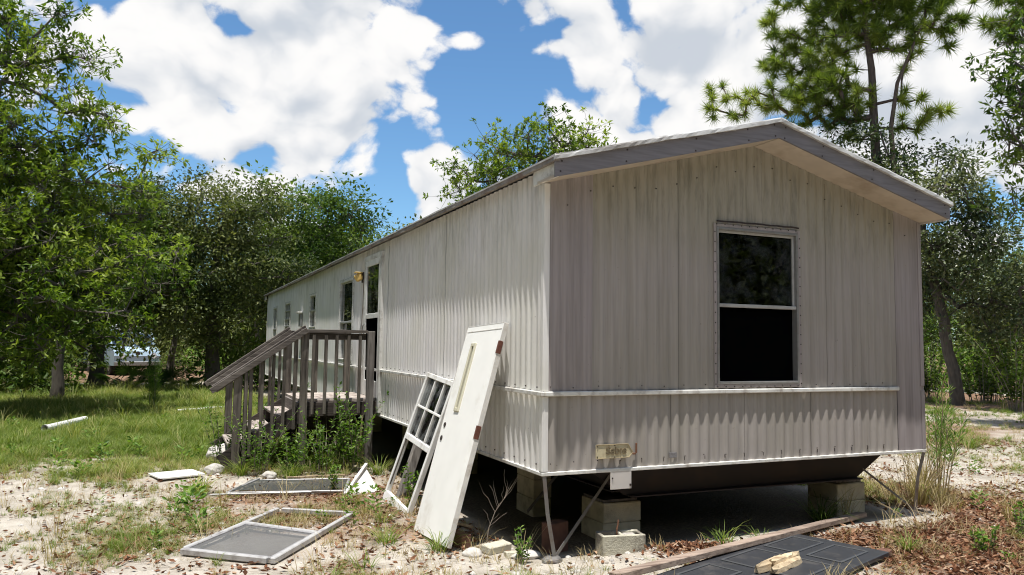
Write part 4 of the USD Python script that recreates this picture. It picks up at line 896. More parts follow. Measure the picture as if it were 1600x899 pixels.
# tree rising behind the roof
D = 25.
make_tree('hickory_tree', 'bright green leafy tree rising behind the middle of the roof', [ground_at(850, D+3), pt(840, 420, D+2), pt(835, 330, D+1), pt(845, 240, D)],
    B([(725, 270, 32), (712, 305, 22), (770, 245, 36), (810, 225, 36), (850, 195, 26), (855, 230, 45), (900, 220, 32), (925, 214, 14), (800, 280, 50), (870, 270, 45), (760, 300, 40), (742, 330, 34), (835, 320, 50), (930, 245, 24)], D),
    'leaf_bright', np.random.default_rng(106), density=6.0, per=70, spread=.38, size=.155, gap=.32, rosette=10, trunk_r=.2, wide=.4, seed=23)
# right: shiny dark oak
D = 27.
make_tree('laurel_oak', 'dark glossy oak with a leaning trunk at the right end of the house', [ground_at(1494, D), pt(1478, 520, D), pt(1462, 450, D), pt(1445, 395, D), pt(1438, 320, D), pt(1430, 270, D)],
    B([(1315, 215, 32), (1350, 240, 42), (1400, 245, 40), (1400, 225, 30), (1450, 270, 45), (1490, 275, 34), (1500, 250, 20), (1530, 310, 28), (1540, 330, 26), (1440, 330, 70), (1510, 365, 55), (1550, 380, 30), (1470, 400, 60), (1530, 430, 60), (1580, 430, 50), (1480, 470, 50), (1560, 490, 50), (1380, 300, 60), (1600, 380, 40), (1430, 420, 40)], D),
    'leaf_shiny', np.random.default_rng(107), density=2.6, per=84, spread=.40, size=.15, gap=.41, trunk_r=.17, wide=.45, seed=29)
D = 20.
make_tree('turkey_oak', 'open oak with bare twigs hanging in from the right edge', [ground_at(1690, D), pt(1680, 400, D), pt(1660, 250, D), pt(1630, 150, D), pt(1610, 60, D)],
    B([(1585, 90, 40), (1555, 100, 26), (1540, 118, 20), (1610, 120, 50), (1570, 140, 24), (1590, 180, 20), (1575, 245, 20), (1605, 260, 36), (1590, 215, 20), (1620, 330, 36), (1600, 60, 36), (1640, 200, 60), (1585, 290, 18)], D),
    'leaf_mid', np.random.default_rng(108), density=6.5, per=44, spread=.33, size=.15, gap=.42, rosette=8, trunk_r=.18, wide=.38, seed=33, tip=.012, wig=.14)
# long-leaf pine
def make_pine(label, trunk, blobs, r, density, seed, trunk_r=.24, nl=.30, per=64, second=None):
    base = np.array(trunk[0]); t = thing('longleaf_pine', label, 'pine tree', base)
    tr = np.array(trunk)-base; q = np.linspace(0, len(tr)-1, (len(tr)-1)*5+1); tr = np.stack([np.interp(q, np.arange(len(tr)), tr[:, k]) for k in range(3)], 1)
    C = crown_centres([(np.array(c)-base, rd) for c, rd in blobs], density, r, seed, .28, .1)
    N, par, rad, dirs = skeleton(tr, C, r, .014, .42, .4, .07)
    nt = len(tr); h = np.arange(nt)/(nt-1); rt = trunk_r*(1-.7*h); rad[:nt] = rt
    MB().tube(tr, rt, 10).build('trunk', M['bark_pine'], t, True)
    if second is not None: MB().tube(np.array(second)-base, np.linspace(trunk_r*.5, .03, len(second)), 8).build('trunk', M['bark_pine'], t, True)
    tubes(N, par, np.minimum(rad, trunk_r*.5), nt, M['bark_pine'], t)
    # needles: brushes radiating from each shoot
    k = len(C); d = dirs/(np.linalg.norm(dirs, axis=1, keepdims=True)+1e-9)+np.array([0, 0, .55])+r.normal(0, .25, (k, 3)); d /= np.linalg.norm(d, axis=1, keepdims=True)
    who = np.repeat(np.arange(k), per); n_ = len(who); along = r.random((n_, 1))
    P = C[who]-d[who]*(.13*(1-along)); nd = d[who]*(.25+.6*along)+unit(r, n_)*.95; nd /= np.linalg.norm(nd, axis=1, keepdims=True)
    ln = nl*r.uniform(.7, 1.1, (n_, 1)); side = np.cross(nd, unit(r, n_)); side /= np.linalg.norm(side, axis=1, keepdims=True); w_ = .013
    tipv = P+nd*ln-np.array([0, 0, .22])*ln**1.0*.35
    v = np.stack([P-side*w_, P+side*w_, tipv], 1).reshape(-1, 3); f = np.arange(n_*3).reshape(-1, 3)
    ct = np.clip(.55+(meshkit.noise(C*1.1+7, seed)-.5)*1.1+r.normal(0, .1, k), 0, 1)
    tt = np.clip(ct[who]+r.normal(0, .15, n_), 0, 1)
    obj('crown', (v, f), M['needle'], t, False, np.repeat(np.stack([tt]*3, 1), 3, 0)); return t
D = 27.
make_pine('tall longleaf pine with brushy needle clusters behind the gable', [ground_at(1392, D), pt(1385, 420, D), pt(1372, 300, D), pt(1366, 200, D), pt(1362, 110, D), pt(1352, 40, D), pt(1345, -60, D)],
    B([(1120, 145, 22), (1112, 175, 12), (1145, 170, 22), (1170, 158, 20), (1200, 150, 26), (1235, 145, 34), (1215, 100, 26), (1245, 105, 34), (1200, 62, 16), (1195, 40, 8), (1235, 55, 24), (1215, 20, 12), (1262, 60, 26), (1290, 80, 34), (1280, 40, 26), (1310, 130, 34), (1270, 140, 34), (1330, 160, 32), (1330, 60, 34), (1330, 15, 30), (1370, 50, 30),
       (1390, 15, 34), (1400, 60, 28), (1430, 70, 26), (1450, 30, 30), (1485, 10, 26), (1495, 40, 14), (1470, 60, 22), (1420, 100, 14), (1410, 148, 12), (1430, 165, 16), (1460, 178, 18), (1478, 172, 10), (1405, 195, 16), (1300, 175, 30), (1260, 180, 26), (1345, 200, 24), (1430, 200, 16), (1350, -30, 60), (1270, -20, 50), (1430, -30, 50)], D),
    np.random.default_rng(201), 10.5, 41, .21, .40, 105, second=[pt(1386, 400, D), pt(1398, 280, D-.1), pt(1392, 200, D-.2), pt(1402, 130, D-.2), pt(1425, 75, D-.2), pt(1440, 40, D-.2)])
D = 24.
make_pine('second longleaf pine with drooping needles at the top right edge', [ground_at(1760, D), pt(1740, 300, D), pt(1720, 100, D), pt(1700, -80, D)],
    B([(1565, 15, 26), (1545, 40, 10), (1590, 25, 28), (1610, -10, 40), (1640, 20, 50), (1575, 50, 16), (1680, 0, 60)], D), np.random.default_rng(202), 14.0, 43, .25, .36, 70)

# ------------------------------------------------------------------ understory trees on both sides
for k, (px, D, name, label, leaf, hpx, seed) in enumerate((
        (20, 28, 'live_oak', 'small dark oak standing behind the left oak near the left edge', 'leaf_oak', 400, 51), (265, 33, 'live_oak', 'thin dark oak behind the box van', 'leaf_oak', 400, 52), (410, 36, 'live_oak', 'shaded oak nearest the far end of the house', 'leaf_oak', 400, 53),
        (1560, 36, 'laurel_oak', 'shaded oak behind the open oak at the right edge', 'leaf_oak', 370, 54), (1500, 42, 'laurel_oak', 'far oak behind the leaning trunk', 'leaf_mid', 420, 55), (1620, 30, 'laurel_oak', 'dark oak cut by the right edge', 'leaf_shiny', 400, 56))):
    top = pt(px, hpx, D); base = ground_at(px, D); r = np.random.default_rng(seed)
    R = .42*(top[2]); bl = []
    for q in range(9):
        a = r.random()*6.28; bl.append((base+np.array([math.cos(a)*R*.8*r.random(), math.sin(a)*R*.8*r.random(), top[2]*r.uniform(.35, .95)]), (R*.45, R*.45, R*.33)))
    make_tree(name, label, [base, base+[r.normal(0, .2), r.normal(0, .2), top[2]*.4], base+[r.normal(0, .4), r.normal(0, .4), top[2]*.8]], bl, leaf, r, density=1.3, per=100, spread=.65, size=.19, gap=.34, trunk_r=.16, wide=.5, seed=seed)

# ------------------------------------------------------------------ scattered vegetation by instancing
def instancer(name, protos, pos, idx, rz, sc, label, cat, kind='stuff', tilt=None):
    pi = UsdGeom.PointInstancer.Define(stage, numbered('/World', name))
    for nm, mesh, mt, tint in protos:
        obj(nm, mesh, mt, pi, False, tint)
    kids = [c.GetPath() for c in pi.GetPrim().GetChildren()]
    pi.CreatePrototypesRel().SetTargets(kids)
    pi.CreatePositionsAttr(Vt.Vec3fArray.FromNumpy(np.asarray(pos, np.float32))); pi.CreateProtoIndicesAttr(Vt.IntArray.FromNumpy(np.asarray(idx, np.int32)))
    rz = np.asarray(rz); q = np.stack([np.cos(rz/2), np.zeros_like(rz), np.zeros_like(rz), np.sin(rz/2)], 1)
    if tilt is not None:
        a, b_ = tilt; qx = np.stack([np.cos(a/2), np.sin(a/2)*np.cos(b_), np.sin(a/2)*np.sin(b_), np.zeros_like(a)], 1)
        w1, x1, y1, z1 = q.T; w2, x2, y2, z2 = qx.T
        q = np.stack([w2*w1-x2*x1-y2*y1-z2*z1, w2*x1+x2*w1+y2*z1-z2*y1, w2*y1-x2*z1+y2*w1+z2*x1, w2*z1+x2*y1-y2*x1+z2*w1], 1)
    pi.CreateOrientationsAttr(Vt.QuathArray([Gf.Quath(float(w), float(x), float(y), float(z)) for w, x, y, z in q]))
    sc = np.asarray(sc, np.float32); pi.CreateScalesAttr(Vt.Vec3fArray.FromNumpy(np.stack([sc]*3, 1) if sc.ndim == 1 else sc))
    tag(pi, label, cat, None, kind); return pi
def tuft(r, blades, h, w, spread, bend, t0, t1, base=.03):
    V, F, T_ = [], [], []
    for k in range(blades):
        a = r.random()*6.28; hh = h*r.uniform(.45, 1.1); ww = w*r.uniform(.7, 1.2); o = np.array([math.cos(a), math.sin(a), 0]); p_ = o*base*r.random()+r.normal(0, base*.4, 3)*[1, 1, 0]
        s = np.array([-o[1], o[0], 0]); out = spread*r.uniform(.2, 1.1); bd = bend*r.uniform(.4, 1.3); tv = r.uniform(t0, t1); n0 = len(V)
        for q in (0, .38, .72):
            c = p_+o*hh*(out*q+bd*q*q*.6)+np.array([0, 0, hh*(q-.42*bd*q*q)]); wq = ww*(1-.55*q); V += [c-s*wq, c+s*wq]
        c = p_+o*hh*(out+bd*.6)+np.array([0, 0, hh*(1-.5*bd)]); V.append(c)
        F += [[n0, n0+1, n0+3], [n0, n0+3, n0+2], [n0+2, n0+3, n0+5], [n0+2, n0+5, n0+4], [n0+4, n0+5, n0+6]]; T_ += [[tv]*3]*7
    return (np.array(V), np.array(F)), np.array(T_)
rg = np.random.default_rng(77)
CLEAR = [(-.95, 1.12, -.05, 1.0)]
def blocked(x, y):
    b_ = (x > -.02) & (x < W+.02) & (y > .12) & (y < L)
    # things on the ground
    d = np.array([x, y]).T-np.array([2.63, -.885]); u = d@LDV; v_ = d@(-WDV)
    b_ |= (u > -.02) & (u < 2.05) & (v_ > -.02) & (v_ < BW+.02)
    b_ |= (np.abs(x+2.5) < .3) & (np.abs(y-4.9) < .28)
    a = np.array([x, y]).T-c4[0]; e1 = c4[1]-c4[0]; e2 = c4[3]-c4[0]; s_ = a@e1/(e1@e1); t_ = a@e2/(e2@e2); b_ |= (s_ > 0) & (s_ < 1) & (t_ > -.02) & (t_ < .58)
    return b_
def scatter(n_, rmin, rmax, fn, r, p=1.0, half=.80):
    """points on the ground within the wedge the camera looks over and a little beside it"""
    az = YAW+r.uniform(-half, half, n_); u = r.random(n_); d = rmin+(rmax-rmin)*u**p
    x, y = EYE[0]+np.sin(az)*d, EYE[1]+np.cos(az)*d
    keep = (r.random(n_) < fn(x, y)) & ~blocked(x, y)
    return x[keep], y[keep], d[keep]
GT = [tuft(rg, 26, .17, .0036, .35, .9, .1, .6, .05) for _ in range(2)]+[tuft(rg, 22, .14, .0036, .5, .8, .15, .7, .06) for _ in range(2)]+[tuft(rg, 24, .18, .0036, .45, .8, .5, 1., .06) for _ in range(2)]+[tuft(rg, 34, .32, .0044, .4, 1.1, .1, .7, .05), tuft(rg, 18, .44, .0032, .35, .9, .4, 1., .05)]
x, y, d = scatter(150000, 4.8, 34, lambda x, y: masks(x, y)[0]**1.5, rg, 1.15)
yel = nz(x, y, .55, 61)+.25*(rg.random(len(x))-.5); idx = np.where(yel > .60, 4+rg.integers(0, 2, len(x)), rg.integers(0, 4, len(x))); tall = rg.random(len(x)) < .03+.22*sstep(nz(x, y, .8, 62), .55, .75); idx = np.where(tall, 6+rg.integers(0, 2, len(x)), idx)
sc = .82*rg.uniform(.55, 1.25, len(x))*(1+.02*np.maximum(0, d-10))*np.clip(.55+.6*masks(x, y)[0], .5, 1.1)*(.8+.4*sstep(y, 3, 9))
instancer('grass', [('grass_tuft', a, M['grass_blade'], b_) for a, b_ in GT], np.stack([x, y, gz(x, y)-.005], 1), idx, rg.uniform(0, 6.28, len(x)), sc, 'patchy green grass over the sandy yard', 'grass')
# rank clumps and small broad-leaved weeds that stand out of the turf
CT = [tuft(rg, 46, .34, .0050, .55, 1.2, .05, .55, .08), tuft(rg, 38, .26, .0046, .7, 1.1, .1, .6, .08), tuft(rg, 30, .40, .0040, .35, .8, .3, .9, .07)]
x, y, d = scatter(5200, 5, 26, lambda x, y: np.clip(.30*sstep(nz(x, y, 1.1, 71), .5, .66)*(.15+masks(x, y)[0]), 0, 1), rg, 1.0)
instancer('grass_clumps', [('grass_clump', a, M['grass_blade'], b_) for a, b_ in CT], np.stack([x, y, gz(x, y)-.01], 1), rg.integers(0, 3, len(x)), rg.uniform(0, 6.28, len(x)), rg.uniform(.5, 1.15, len(x)), 'rank grass clumps standing out of the turf', 'grass')
def weedlet(r):
    n_ = 34; s_ = r.random(n_)**.8; a = r.uniform(0, 6.28, n_); o = np.stack([np.cos(a), np.sin(a), np.zeros(n_)], 1); P = o*(.07*r.random((n_, 1)))+np.array([0, 0, .17])*s_[:, None]; D_ = o+np.array([0, 0, .5])
    v, f, t_ = leaves(P, D_, .055, r, .45); return (v, f), t_
WT = [weedlet(rg) for _ in range(4)]
x, y, d = scatter(6000, 4.8, 20, lambda x, y: np.clip(.30*sstep(nz(x, y, 1.6, 73), .50, .64)*(.12+masks(x, y)[0])-.6*blob(x, y, 1.4, -.2, 1.2, .5)-.4*blob(x, y, -4.2, .3, 1.2, 1.), 0, 1), rg, 1.0)
instancer('ground_weeds', [('weed_leaves', a, M['weed_leaf'], b_) for a, b_ in WT], np.stack([x, y, gz(x, y)-.005], 1), rg.integers(0, 4, len(x)), rg.uniform(0, 6.28, len(x)), rg.uniform(.5, 1.5, len(x)), 'small broad-leaved weeds among the grass', 'weeds')
DT = [tuft(rg, 16, .14, .0022, .6, .7, .0, 1, .06) for _ in range(3)]+[tuft(rg, 12, .34, .0025, .5, .7, .2, 1, .05)]
def dryfn(x, y):
    g_, l_, _ = masks(x, y); return (1-.9*blob(x, y, 2.6, .1, 1.6, .2, .08))*np.clip(.06*l_+.24*g_+.05+.5*blob(x, y, 5.0, .7, .6, .6)+.18*blob(x, y, 3.6, -.35, .7, .3)+.25*blob(x, y, -1., 2., 1., 1.), 0, 1)
x, y, d = scatter(60000, 4.8, 30, dryfn, rg, 1.1)
instancer('dry_grass', [('dry_tuft', a, M['dry_blade'], b_) for a, b_ in DT], np.stack([x, y, gz(x, y)-.005], 1), np.where(rg.random(len(x)) < .06+.5*blob(x, y, 4.7, .6, .6, .6), 3, rg.integers(0, 3, len(x))), rg.uniform(0, 6.28, len(x)), rg.uniform(.5, 1.2, len(x)), 'dry straw-coloured grass among the sand and litter', 'dry grass')
# leaf litter and twigs
def curled(r, n_=1):
    L_, w_ = .07, .03; V = [(0, 0, 0), (L_*.45, w_*.5, .012*r.random()), (L_, 0, .014*r.random()), (L_*.45, -w_*.5, .012*r.random()), (L_*.5, 0, -.004)]
    return (np.array(V), np.array([[0, 4, 1], [1, 4, 2], [2, 4, 3], [3, 4, 0]]))
LP = []
for k in range(7):
    a = curled(rg); LP.append((a, np.full((5, 3), (k+.5)/7)))
x, y, d = scatter(210000, 4.7, 17, lambda x, y: np.clip(masks(x, y)[1]**1.3*.9*(.35+.65*sstep(x, -.5, .6))+.035, 0, 1), rg, 1.0)
instancer('leaf_litter', [('fallen_leaf', a, M['litter'], b_) for a, b_ in LP], np.stack([x, y, gz(x, y)+.004+.012*rg.random(len(x))], 1), rg.integers(0, 7, len(x)), rg.uniform(0, 6.28, len(x)), rg.uniform(.45, 1.15, len(x)), 'brown fallen leaves scattered over the sand', 'leaf litter', tilt=(rg.normal(0, .45, len(x)), rg.uniform(0, 6.28, len(x))))
TW = []
for k in range(4):
    pts_ = np.cumsum(np.vstack([[0, 0, 0], np.stack([rg.uniform(.04, .08, 4), rg.normal(0, .018, 4), rg.normal(0, .006, 4)], 1)]), 0); TW.append(MB().tube(pts_, np.linspace(.0032, .001, 5), 4).mesh())
x, y, d = scatter(6000, 4.7, 14, lambda x, y: np.clip(.10+.6*masks(x, y)[1], 0, 1), rg)
instancer('twigs', [('twig', a, M['twig'], None) for a in TW], np.stack([x, y, gz(x, y)+.008], 1), rg.integers(0, 4, len(x)), rg.uniform(0, 6.28, len(x)), rg.uniform(.3, 1.1, len(x)), 'small dead twigs strewn on the ground', 'twigs')
PB = [rock(60+k, 1., (1, 1, .6)) for k in range(3)]
PB = [(lambda m: (np.array(m.vertices), np.array(m.faces)))(trimesh.convex.convex_hull(v[::13])) for v, f in PB]
x, y, d = scatter(16000, 4.7, 12, lambda x, y: np.clip(.12+.9*blob(x, y, .6, -.3, .7, .35)+.4*blob(x, y, -.2, .4, .4, .3), 0, 1), rg)
instancer('pebbles', [('pebble', a, M['concrete'], None) for a in PB], np.stack([x, y, gz(x, y)+.002], 1), rg.integers(0, 3, len(x)), rg.uniform(0, 6.28, len(x)), rg.uniform(.004, .016, len(x))*(1+rg.random(len(x))**6*1.5), 'small pale pebbles and shell bits on the sand', 'pebbles')
# far wood all round: crowns that read as one mass
def wood_proto(seed, leaf, hgt):
    r = np.random.default_rng(seed); tr = np.array([(0, 0, 0), (r.normal(0, .3), r.normal(0, .3), hgt*.45), (r.normal(0, .6), r.normal(0, .6), hgt*.85)])
    C = crown_centres([((r.normal(0, hgt*.17), r.normal(0, hgt*.17), hgt*r.uniform(.22, .95)), hgt*.18) for _ in range(12)], 120/(12*4.19*(hgt*.18)**3), r, seed, .35, .2)
    k = len(C); per = 60; who = np.repeat(np.arange(k), per); off = r.normal(0, 1, (len(who), 3))*.42*np.array([1, 1, .7]); P = C[who]+off
    ct = np.clip(.45+(meshkit.noise(C*.6, seed)-.5)*.8, 0, 1)
    v, f, t_ = leaves(P, off+r.normal(0, .4, off.shape), .26, r, .55, tintbase=ct[who], droop=.2)
    m = MB().tube(tr, [.2, .15, .06], 7)
    for c in C[::4]: m.tube([tr[1]+(tr[2]-tr[1])*r.random(), c], [.06, .02], 4, False)
    return ('tree_crown', (v, f), M[leaf], t_), ('tree_trunk', m.mesh(), M['bark'], None)
protos = []; 
for s, leaf, hg in ((301, 'leaf_oak', 8.), (302, 'leaf_mid', 9.), (303, 'leaf_oak', 7.), (304, 'leaf_mid', 6.)):
    a, b_ = wood_proto(s, leaf, hg); protos += [a, b_]
rw = np.random.default_rng(400); pos, idx, rz, sc = [], [], [], []
while len(pos) < 2*480:
    az = rw.uniform(-math.pi, math.pi); dd = rw.uniform(36, 85); x, y = EYE[0]+math.sin(YAW+az)*dd, EYE[1]+math.cos(YAW+az)*dd
    if abs(az) > 1.2: dd = rw.uniform(17, 50); x, y = EYE[0]+math.sin(YAW+az)*dd, EYE[1]+math.cos(YAW+az)*dd
    if 4.3 < x < 60 and dd < 55 and .40 < az < .62 and rw.random() < .55: continue
    if -.62 < az < -.30 and dd < 46: continue                       # clearing where the van stands
    if -2 < x < 7 and 19 < y < 26: continue
    k = int(rw.integers(0, 4)); a = rw.random()*6.28; s = rw.uniform(.75, 1.1)*(1.0 if az < 0 else .85)*(1.5 if abs(az) > 1.2 else 1)
    for q in (0, 1): pos.append((x, y, float(gz(x, y))-.1)); idx.append(2*k+q); rz.append(a); sc.append(s)
instancer('woodland', protos, pos, idx, np.array(rz), np.array(sc), 'far-off mixed wood closing the view all round', 'woodland')
# low brush along the wood's edge
def brush_proto(seed, leaf):
    r = np.random.default_rng(seed); n_ = 900; q = unit(r, n_)*r.random((n_, 1))**.4*np.array([.9, .9, .7])+np.array([0, 0, .65]); q = q[meshkit.noise(q*3, seed) > .38]
    v, f, t_ = leaves(q, q-[0, 0, .4]+r.normal(0, .5, q.shape), .13, r, .45, tintbase=np.clip(.3+.3*q[:, 2], 0, 1)); return ('brush_leaves', (v, f), M[leaf], t_)
x = []; 
while len(x) < 300:
    az = rw.uniform(-.85, .85); dd = rw.uniform(26, 48); q = (EYE[0]+math.sin(YAW+az)*dd, EYE[1]+math.cos(YAW+az)*dd)
    if -1.5 < q[0] < 6 and q[1] < 22: continue
    if az > 0 and dd < 31: continue
    if -.52 < az < -.38 and dd < 40: continue
    x.append(q)
x = np.array(x)
instancer('brush', [brush_proto(501, 'leaf_mid'), brush_proto(502, 'leaf_oak'), brush_proto(503, 'weed_leaf')], np.stack([x[:, 0], x[:, 1], gz(x[:, 0], x[:, 1])-.1], 1), rw.integers(0, 3, len(x)), rw.uniform(0, 6.28, len(x)), rw.uniform(.6, 1.7, len(x)), 'low brush along the edge of the wood', 'brush')

# ------------------------------------------------------------------ single plants
def stems(t, r, n_, h, spread, leafsize, per, mt, lean=.25, wide=.4, r0=.004, name='leaves', fromz=.15, stem_mat='twig'):
    m = MB(); P, D_ = [], []
    for k in range(n_):
        a = r.random()*6.28; hh = h*r.uniform(.55, 1.1); o = np.array([math.cos(a), math.sin(a), 0]); b0 = o*spread*.35*r.random()
        q = np.linspace(0, 1, 6)[:, None]; p_ = b0+o*hh*lean*(q**1.6)*r.uniform(.3, 1.3)+np.array([0, 0, 1.])*hh*q+r.normal(0, .012*h, (6, 3))*q
        m.tube(p_, np.linspace(r0, r0*.4, 6), 4, False)
        s = r.uniform(fromz, 1, per); i = s*5; j = np.minimum(i.astype(int), 4); fr_ = (i-j)[:, None]; pp = p_[j]*(1-fr_)+p_[j+1]*fr_
        P.append(pp); dd = unit(r, per); dd[:, 2] = np.abs(dd[:, 2])*.6; D_.append(dd)
    m.build('stems', M[stem_mat], t, True)
    v, f, tt = leaves(np.vstack(P), np.vstack(D_), leafsize, r, wide)
    obj(name, (v, f), M[mt], t, False, tt)
def plant(name, label, x, y, n_, h, spread, leafsize, per, mt, seed, cat='plant', group=None, **k):
    t = thing(name, label, cat, (x, y, float(gz(x, y))-.01), 0, group); stems(t, np.random.default_rng(seed), n_, h, spread, leafsize, per, mt, **k); return t
plant('leafy_shrub', 'tall leafy shrub climbing beside the right porch post', -.42, 4.72, 18, 1.05, .45, .065, 44, 'weed_leaf', 601, 'shrub', lean=.35)
plant('leafy_shrub', 'bushy green shrub in front of the middle porch post', -.80, 4.74, 16, .78, .55, .06, 40, 'weed_leaf', 602, 'shrub', lean=.4)
plant('leafy_shrub', 'dense green shrub below the stair railing', -1.18, 4.66, 15, .66, .55, .06, 38, 'weed_leaf', 603, 'shrub', lean=.4)
plant('leafy_shrub', 'low green shrub at the lowest porch post', -1.60, 4.75, 15, .80, .5, .055, 38, 'weed_leaf', 604, 'shrub', lean=.35)
plant('leafy_shrub', 'small green shrub left of the lowest porch post beside the concrete lump', -1.95, 5.2, 16, .80, .4, .055, 40, 'weed_leaf', 605, 'shrub', lean=.3)
plant('leafy_shrub', 'yellowish palmetto-like shrub seen through the stair balusters', -1.1, 7.6, 14, 1.0, .5, .12, 20, 'weed_leaf', 606, 'shrub', lean=.5, wide=.22)
plant('weed', 'slender green weed between the bars of the fallen screen', -.92, 3.35, 7, .34, .16, .05, 22, 'weed_leaf', 607)
plant('weed', 'green weed growing through the empty half of the leaning window frame', -.30, 2.35, 8, .42, .2, .055, 26, 'weed_leaf', 608)
plant('weed', 'small fresh weed left of the tie-down strap foot', -.13, .08, 8, .26, .14, .035, 26, 'weed_leaf', 609)
plant('weed', 'low green weed on the litter at the right bottom corner', 3.6, -1.0, 9, .22, .2, .05, 18, 'weed_leaf', 610)
plant('weed', 'small weed at the near corner of the yard on the right', 4.5, -.75, 8, .25, .2, .045, 18, 'weed_leaf', 611)
for px_, D_0, h_, sd, lb in ((1585, 25, 2.3, 651, 'tall bushy evergreen shrub cut by the right edge below the oaks'), (1535, 29, 1.7, 652, 'rounded bush on the litter right of the leaning oak trunk'), (1452, 30, 2.0, 653, 'leafy bush just behind the right corner of the house')):
    q = ground_at(px_, D_0); plant('bush', lb, q[0], q[1], 26, h_, 1.2, .13, 70, 'leaf_mid', sd, 'bush', lean=.45, wide=.45, r0=.012)
def fennel(label, x, y, h, n_, seed, dry=False):
    t = thing('dog_fennel', label, 'weed', (x, y, float(gz(x, y))-.01)); r = np.random.default_rng(seed); m = MB(); P, D_ = [], []
    for k in range(n_):
        a = r.random()*6.28; hh = h*r.uniform(.6, 1.05); o = np.array([math.cos(a), math.sin(a), 0]); q = np.linspace(0, 1, 9)[:, None]
        p_ = o*.08*r.random()+o*hh*(.22 if dry else .10)*q**1.5+np.array([0, 0, hh])*q+r.normal(0, .012, (9, 3))*q; m.tube(p_, np.linspace(.009, .003, 9)*(1.0 if dry else .7), 5, False)
        c = 75 if dry else 260; s = r.uniform(.3 if dry else .12, 1, c)**.8; i = s*8; j = np.minimum(i.astype(int), 7); f_ = (i-j)[:, None]; pp = p_[j]*(1-f_)+p_[j+1]*f_
        dd = unit(r, c); dd[:, 2] = np.abs(dd[:, 2])+.35; rad = .14*(1-s*.7)[:, None]*r.random((c, 1)); P.append(pp+dd*rad); D_.append(dd)
    m.build('stems', M['straw' if dry else 'twig'], t, True)
    v, f, tt = leaves(np.vstack(P), np.vstack(D_), .085, r, .12); obj('leaves', (v, f), M['weed_leaf'], t, False, tt); return t
fennel('feathery green weed standing alone in the left field', -2.95, 14.6, 1.15, 5, 621)
fennel('tall feathery weed with straw stalks beside the right corner of the house', 5.30, .72, 1.42, 4, 622, True)
fennel('shorter feathery weed leaning beside the right corner strap', 5.05, .50, 1.0, 4, 623, True)
fennel('bushy feathery weed behind the tall weed at the right corner', 6.5, 1.6, 1.2, 4, 624, True)
def clump(label, x, y, blades, h, seed, mt='grass_blade', w=.004, spread=.5, bend=1.0, name='grass_clump', cat='grass clump', t0=.1, t1=.8):
    t = thing(name, label, cat, (x, y, float(gz(x, y))-.01)); m, tt = tuft(np.random.default_rng(seed), blades, h, w, spread, bend, t0, t1, .06); obj('blades', m, M[mt], t, False, tt)
clump('green grass clump at the foot of the leaning white door', -.62, .62, 70, .26, 701)
clump('green grass clump in front of the leaning window frame', -.95, 1.0, 80, .22, 702, spread=.7)
clump('yellow-green grass clump between the fallen screen and the white board', -2.28, 3.75, 110, .34, 703, t0=.3, t1=1)
clump('grass clump at the right foot of the porch by the dark opening', -.18, 4.35, 90, .40, 704)
clump('broad grass clump before the shrubs of the porch', -1.25, 4.35, 100, .36, 705)
clump('grass clump left of the small grey lump of concrete', -1.78, 4.8, 100, .38, 706)
clump('long arching grass at the foot of the right front pier', 3.25, .42, 80, .46, 707, spread=.8, bend=1.2, t0=.0, t1=.6)
clump('dry upright grass in front of the right pier', 3.5, .35, 40, .42, 708, 'dry_blade', .003, .35, .5)
clump('straw-coloured grass stand around the right corner strap', 4.75, .50, 130, .55, 709, 'dry_blade', .0035, .45, .6, 'dry_clump')
clump('dry grass stand behind the right corner of the house', 5.3, .9, 130, .75, 710, 'dry_blade', .0035, .4, .6, 'dry_clump')
def straws(label, x, y, n_, h, seed, lean=.35):
    t = thing('dry_stalks', label, 'dead weeds', (x, y, float(gz(x, y)))); r = np.random.default_rng(seed); m = MB()
    for k in range(n_):
        a = r.random()*6.28; o = np.array([math.cos(a), math.sin(a), 0]); hh = h*r.uniform(.4, 1.05); q = np.linspace(0, 1, 6)[:, None]; b0 = o*.22*r.random()
        p_ = b0+o*hh*lean*r.uniform(.1, 1.6)*q**1.4+np.array([0, 0, hh])*q+r.normal(0, .012, (6, 3))*q; m.tube(p_, np.linspace(.0042, .0014, 6), 4, False)
        if r.random() < .5: j = r.integers(2, 5); m.tube([p_[j], p_[j]+unit(r, 1)[0]*.12+[0, 0, .06]], [.0022, .001], 3, False)
    m.build('stalks', M['straw'], t, True)
straws('tangle of broken straw stalks around the right corner strap', 4.72, .62, 34, .62, 741, .6)
straws('tall thin straw stalks behind the right corner of the house', 5.45, 1.0, 16, 1.15, 742)
straws('low brown stalk tangle on the litter right of the black door', 3.75, -.35, 26, .26, 743, 1.4)
clump('small grass clump right of the grey frame on the sand', -.78, 1.75, 60, .20, 711)
clump('grass clump near the bottom edge beyond the black door', 3.05, -.72, 70, .22, 712)
# dead twig standing in the shade beside the leaning door
t = thing('dead_stalk', 'bare branching dead stalk standing beside the leaning door', 'dead plant', (-.20, .62, 0)); r = np.random.default_rng(720); m = MB()
main = np.array([(0, 0, 0), (.02, 0, .14), (.07, -.01, .27), (.15, -.02, .38), (.21, -.02, .47)]); m.tube(main, np.linspace(.005, .0015, 5), 5, False)
for k in range(14):
    b0 = main[1+k % 3]+(main[2+k % 3]-main[1+k % 3])*r.random(); a = r.uniform(-.5, 1.1); q = np.linspace(0, 1, 5)[:, None]; o = np.array([math.sin(a), .5*r.normal(), math.cos(a)]); m.tube(b0+o*r.uniform(.10, .24)*q+r.normal(0, .008, (5, 3))*q, np.linspace(.0022, .0008, 5), 4, False)
m.build('stalk', M['twig'], t, True)
